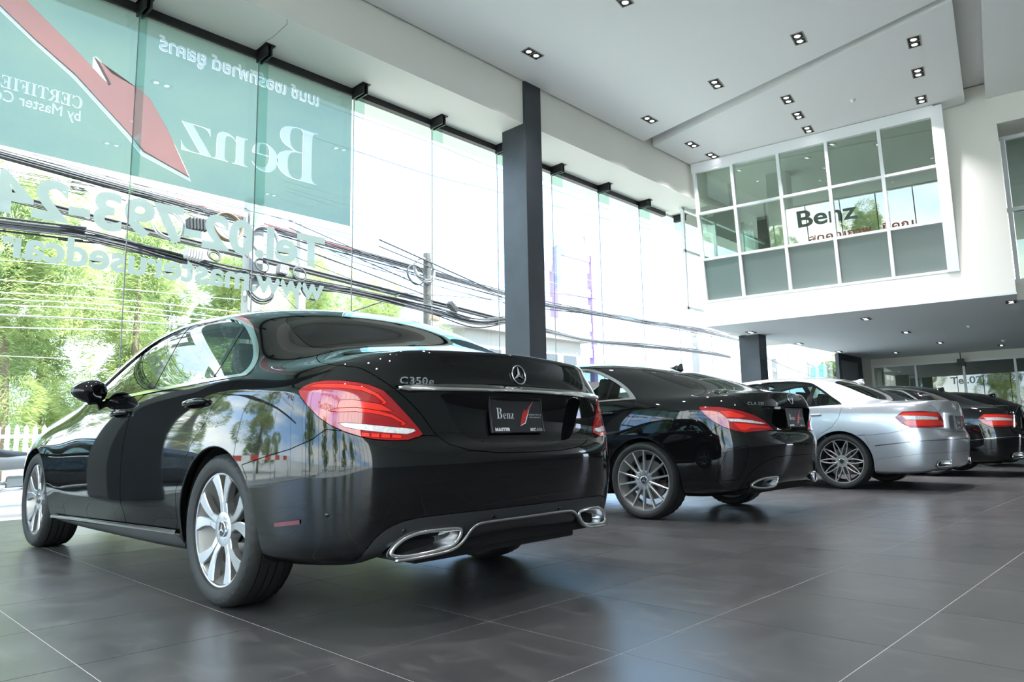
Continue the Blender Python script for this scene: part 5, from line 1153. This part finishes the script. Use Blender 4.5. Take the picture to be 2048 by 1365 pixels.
for j,(ps,y,r,mt) in enumerate([([(0,300),(300,375),(705,470)],14,.006,M['cable']),([(705,230),(860,285),(1000,340),(1300,450)],15,.008,M['cable']),([(705,300),(860,350),(1000,385),(1380,480)],15,.008,M['cable']),([(690,410),(860,460),(1005,505)],15,.007,M['cablegrey']),([(690,420),(860,475),(1005,530)],15,.007,M['cablegrey']),([(690,440),(860,495),(1005,540)],15,.007,M['cablegrey']),([(690,395),(860,440),(1005,490)],15,.006,M['cablegrey']),
   ([(0,585),(240,600),(480,625)],16,.010,M['paper']),([(0,610),(240,622),(480,650)],16,.010,M['paper']),([(0,630),(240,642),(500,660)],16,.014,M['cablegrey']),([(0,560),(240,578),(480,600)],16,.008,M['paper']),([(0,598),(240,612),(480,640)],16,.008,M['paper']),([(0,655),(300,662)],16,.010,M['paper']),([(0,520),(240,540),(480,570)],16,.006,M['paper']),
   ([(0,712),(230,722)],16,.006,M['paper']),([(690,585),(850,615)],14.5,.012,M['cable']),([(700,625),(760,605),(800,590)],14.6,.014,M['cable']),([(690,490),(850,560)],14.7,.010,M['cable']),([(690,505),(850,575)],14.7,.012,M['cable']),([(690,530),(850,590)],14.7,.012,M['cable']),([(860,525),(1005,590)],14.9,.016,M['cable']),([(860,535),(1005,595)],14.9,.012,M['cable']),([(860,590),(1005,600)],14.9,.008,M['cable']),
   ([(240,360),(480,430),(705,520)],14.3,.006,M['cable']),([(480,470),(705,560)],14.3,.007,M['cable']),([(500,420),(705,480)],14.3,.006,M['cable']),([(500,440),(705,500)],14.3,.006,M['redp']),([(480,500),(600,625)],14.2,.006,M['cable']),([(1085,560),(1200,590),(1400,615)],16,.010,M['cablegrey']),([(1085,585),(1200,600),(1400,640)],16,.008,M['cable']),([(1085,540),(1200,565),(1400,600)],16,.006,M['cablegrey']),([(1480,680),(1560,700),(1670,740)],17,.02,M['cable']),([(1530,690),(1600,720),(1680,760)],17,.02,M['cable']),([(1540,720),(1600,745),(1680,770)],17,.02,M['cable'])]):
    P=[at(a,b,y) for a,b in ps]; e=P[0]+(P[0]-P[1])*.6; q=MB(); q.smooth=True; q.tube(bez([tuple(e)]+[tuple(p) for p in P],6),r*1.35 if mt is not M['paper'] else r,5,cap=False)
    key=('pale thin wires strung low in front of the feathery trees' if (y>=16 and P[0].x<8) else 'thin wires crossing the white sky left of the tall column' if P[0].x<14 else 'thin wires right of the tall column')
    if key not in WG: WG[key]=thing('overhead_wires',key,'wires')
    q.build('wire',mt,WG[key])
# buildings
def at2(px,py,y): p=at(px,py,y); return p
T=thing('lilac_tower','tall lilac steel frame tower with white lattice panels','tower',(0,0,0)); a=at(1112,495,34); b=at(1180,497,34); zb_=0
for (x) in (a.x,b.x):
    for yy in(34,38): q=MB(); q.lohi((x-.22,yy-.22,0),(x+.22,yy+.22,a.z)); q.build('post',M['purple'],T)
for px,py in((1112,500),(1112,575),(1112,645),(1112,700)):
    z=at(px,py,34).z
    for yy in(34,38): q=MB(); q.lohi((a.x,yy-.15,z-.35),(b.x,yy+.15,z+.35)); q.build('beam',M['purple'],T)
for (p0,p1) in ((510,530),(600,640),(665,695)):
    z1=at(1112,p0,34).z; z0=at(1112,p1,34).z; q=MB(); n=14
    for i in range(n): x=a.x+(b.x-a.x)*i/(n-1); q.lohi((x-.05,33.95,z0),(x+.05,34.05,z1))
    for j in range(6): z=z0+(z1-z0)*j/5; q.lohi((a.x,33.96,z-.05),(b.x,34.04,z+.05))
    o=q.build('lattice_panel',M['paper'],T); o['kind']='stuff'
p=at(1168,470,34.5); D=thing('satellite_dish','white satellite dish on the lilac tower top','satellite dish',tuple(p)); q=MB(); q.smooth=True; q.lathe([(.35,1.15),(.2,.85),(.06,.45),(0,0)],28,axis='z'); q.build('dish',M['cablegrey'],D,rot=(.5,-.5,0)); q=MB(); q.tube([(0,0,-2.3),(0,0,0)],.06,8); q.tube([(0,0,0),(.35,-.3,.8)],.03,6); q.build('mast',M['cablegrey'],D)
def house(x0,x1,y0,y1,h,mt,lab,roof=None,win=()):
    t=thing('building',lab,'building',((x0+x1)/2,(y0+y1)/2,-.2)); cx,cy=(x0+x1)/2,(y0+y1)/2
    q=MB(); q.lohi((x0-cx,y0-cy,0),(x1-cx,y1-cy,h)); q.build('wall',mt,t)
    if roof:
        n=int((x1-x0+1)/.6); 
        q=MB()
        q.prism([(y0-cy-.8,h-.1),(y1-cy,h+roof),(y1-cy,h+roof+.1),(y0-cy-.8,h)],x0-cx-.5,x1-cx+.5,lambda u,v,w_:(w_,u,v)); q.build('roof',M['roofred'],t)
    for (a_,b_,z0,z1) in win:
        q=MB(); q.lohi((a_-cx-.08,y0-cy-.08,z0-.08),(b_-cx+.08,y0-cy+.01,z1+.08)); w=q.build('window',M['paper'],t); q=MB(); q.lohi((a_-cx,y0-cy-.10,z0),(b_-cx,y0-cy-.07,z1)); q.build('pane',M['shade'],w)
a=at(1090,715,19); house(17.6,28.6,21.5,24.5,3.1,M['bwall'],'low shophouse row with a faded red sheet roof behind the second car',1.1,[(18.5,20.5,.6,2.2),(21.3,23.3,.6,2.2),(24.2,26.5,.6,2.2)])
house(30.4,40,20,26,3.1,M['concrete'],'low sheds with a rusty roof left of the short column',.9,[(30.5,32.5,.7,2.3),(33.5,36,.7,2.3)])
house(44,64,24,30,3.6,M['bwall'],'low buildings beyond the short column',1.2,[(46,49,.8,2.8),(50,53,.8,2.8),(54,57,.8,2.8)])
q0=at(1000,640,30); house(q0.x-2.0,q0.x+9,31,33.5,7.4,M['bwall'],'cream two-storey house behind the trees left of the tall column',None,[(q0.x+5,q0.x+6.4,5.2,6.4),(q0.x+7,q0.x+8.4,5.2,6.4),(q0.x-.5,q0.x+1,5.0,6.3)])
q=MB(); q.prism([(q0.x-4,7.2),(q0.x+1.5,8.6),(q0.x+9.5,8.6),(q0.x+9.5,7.2)],30.5,33.9,lambda u,v,w_:(u,w_,v)); tag(q.build('gable_roof',M['concrete']),'pale gabled roof on the cream house behind the trees','roof')
# motorcycle parked outside the glass, far left
def motorcycle(x,y,rz,mt,lab):
    t=thing('motorcycle',lab,'motorcycle',(x,y,-.2),(0,0,rz))
    for wx in(-.62,.62):
        w=bpy.data.objects.new('wheel',None); COL.objects.link(w); w.parent=t; w.location=(wx,0,.29)
        q=MB(); q.smooth=True; q.tube([(math.cos(a)*.25,0,math.sin(a)*.25) for a in [k*2*PI/28 for k in range(28)]],.045,8,closed=True); q.build('tire',M['rubber'],w)
        q=MB(); q.smooth=True; q.tube([(math.cos(a)*.215,0,math.sin(a)*.215) for a in [k*2*PI/28 for k in range(28)]],.014,6,closed=True)
        for k in range(10): a=k*PI/5; q.tube([(0,0,0),(math.cos(a)*.21,0,math.sin(a)*.21)],.006,5)
        q.lathe([(-.05,0),(-.05,.045),(.05,.045),(.05,0)],16); q.build('rim',M['chrome'],w)
        q=MB(); q.smooth=True; q.tube([(math.cos(a)*.33,0,math.sin(a)*.33) for a in [(.3+k*.17)*1.0 for k in range(13)]],[.03]+[.055]*11+[.03],8); q.build('mudguard',mt,w)
    q=MB(); q.smooth=True
    for s in(-.06,.06): q.tube([(.62,s,.29),(.48,s,.62),(.40,s,.86)],.018,6); q.tube([(-.62,s*1.5,.29),(-.38,s*1.5,.62)],.02,6)
    q.tube([(.42,0,.80),(.25,0,.60),(-.05,0,.35),(-.35,0,.38),(-.62,0,.30)],.03,8); q.tube([(.40,-.34,.98),(.38,-.15,.93),(.40,0,.88),(.38,.15,.93),(.40,.34,.98)],.014,6); q.build('frame',M['satin'],t)
    q=MB(); q.smooth=True; q.tube([(.30,0,.74),(.05,0,.66),(-.3,0,.66),(-.62,0,.74),(-.72,0,.78)],[.05,.11,.12,.10,.04],12); q.build('bodywork',mt,t)
    q=MB(); q.smooth=True; q.tube([(.12,0,.76),(-.2,0,.76),(-.5,0,.83),(-.62,0,.85)],[.04,.09,.10,.04],10); q.build('saddle',M['plastic'],t)
    q=MB(); q.box((-.02,0,.36),(.34,.22,.22)); q.build('engine',M['satin'],t,bevel=.04)
    q=MB(); q.smooth=True; q.tube([(.05,-.13,.30),(-.3,-.15,.27),(-.75,-.16,.36)],[.02,.035,.04],8); q.build('exhaust',M['chrome'],t)
    q=MB(); q.smooth=True; q.lathe([(0,.08),(.06,.075),(.09,.04),(.1,0)],16,axis='x',cen=(.44,0,.84)); q.build('headlamp',M['clear'],t)
motorcycle(2.55,12.6,.15,M['bikegrey'],'small grey motorcycle parked outside the glass at the left edge')
# striped barrier rail and parked car for the reflections
for k in range(12):
    q=MB(); q.lohi((-.25,-.06,.75),(.25,.06,.95)); 
    if k==0: BR=thing('barrier','red and white striped street barrier, left of the picture','barrier',(-9,13,-.2))
    o=q.build('barrier_stripe',M['redcone'] if k%2 else M['paper'],BR); o.location=(k*.5,0,0)
for k in range(4): q=MB(); q.lohi((-.05,-.05,0),(.05,.05,.75)); o=q.build('barrier_post',M['paper'],BR); o.location=(k*1.7,0,0)
# ================================================================ THE CARS
WT=wheel_meshes('twin',.327,.225,.245); WM=wheel_meshes('multi',.323,.235,.258); WC=wheel_meshes('cross',.338,.255,.268)
car1,b1=build_car(C_F,C_SPEC,3,(2.251,3.142,0),91.27,'black saloon car nearest the camera, lettered C350e on the boot lid',wheels=WT)
car2,b2=build_car(A_F,A_SPEC,3,(6.01,3.465,0),90.61,'black sloping-roof saloon lettered CLA 250, second in the row',wheels=WM)
car3,b3=build_car(E_F,E_SPEC,3,(10.118,3.261,0),89.37,'silver saloon car with dark crossed-spoke wheels, third in the row',wheels=WC)
car4,b4=build_car(B_F,E_SPEC,2,(13.32,3.05,0),89.4,'black saloon car behind the silver one, farthest in the row',wheels=WM)
car5=copytree(car4); car5.location=(16.75,2.95,0); car5['label']='black car at the right picture edge, only a sliver of its rear corner in view'
car6=copytree(car4); car6.location=(.35,12.9,-.2); car6.rotation_euler=(0,0,PI); car6['label']='black car parked outside the glass, seen only reflected in the first car'
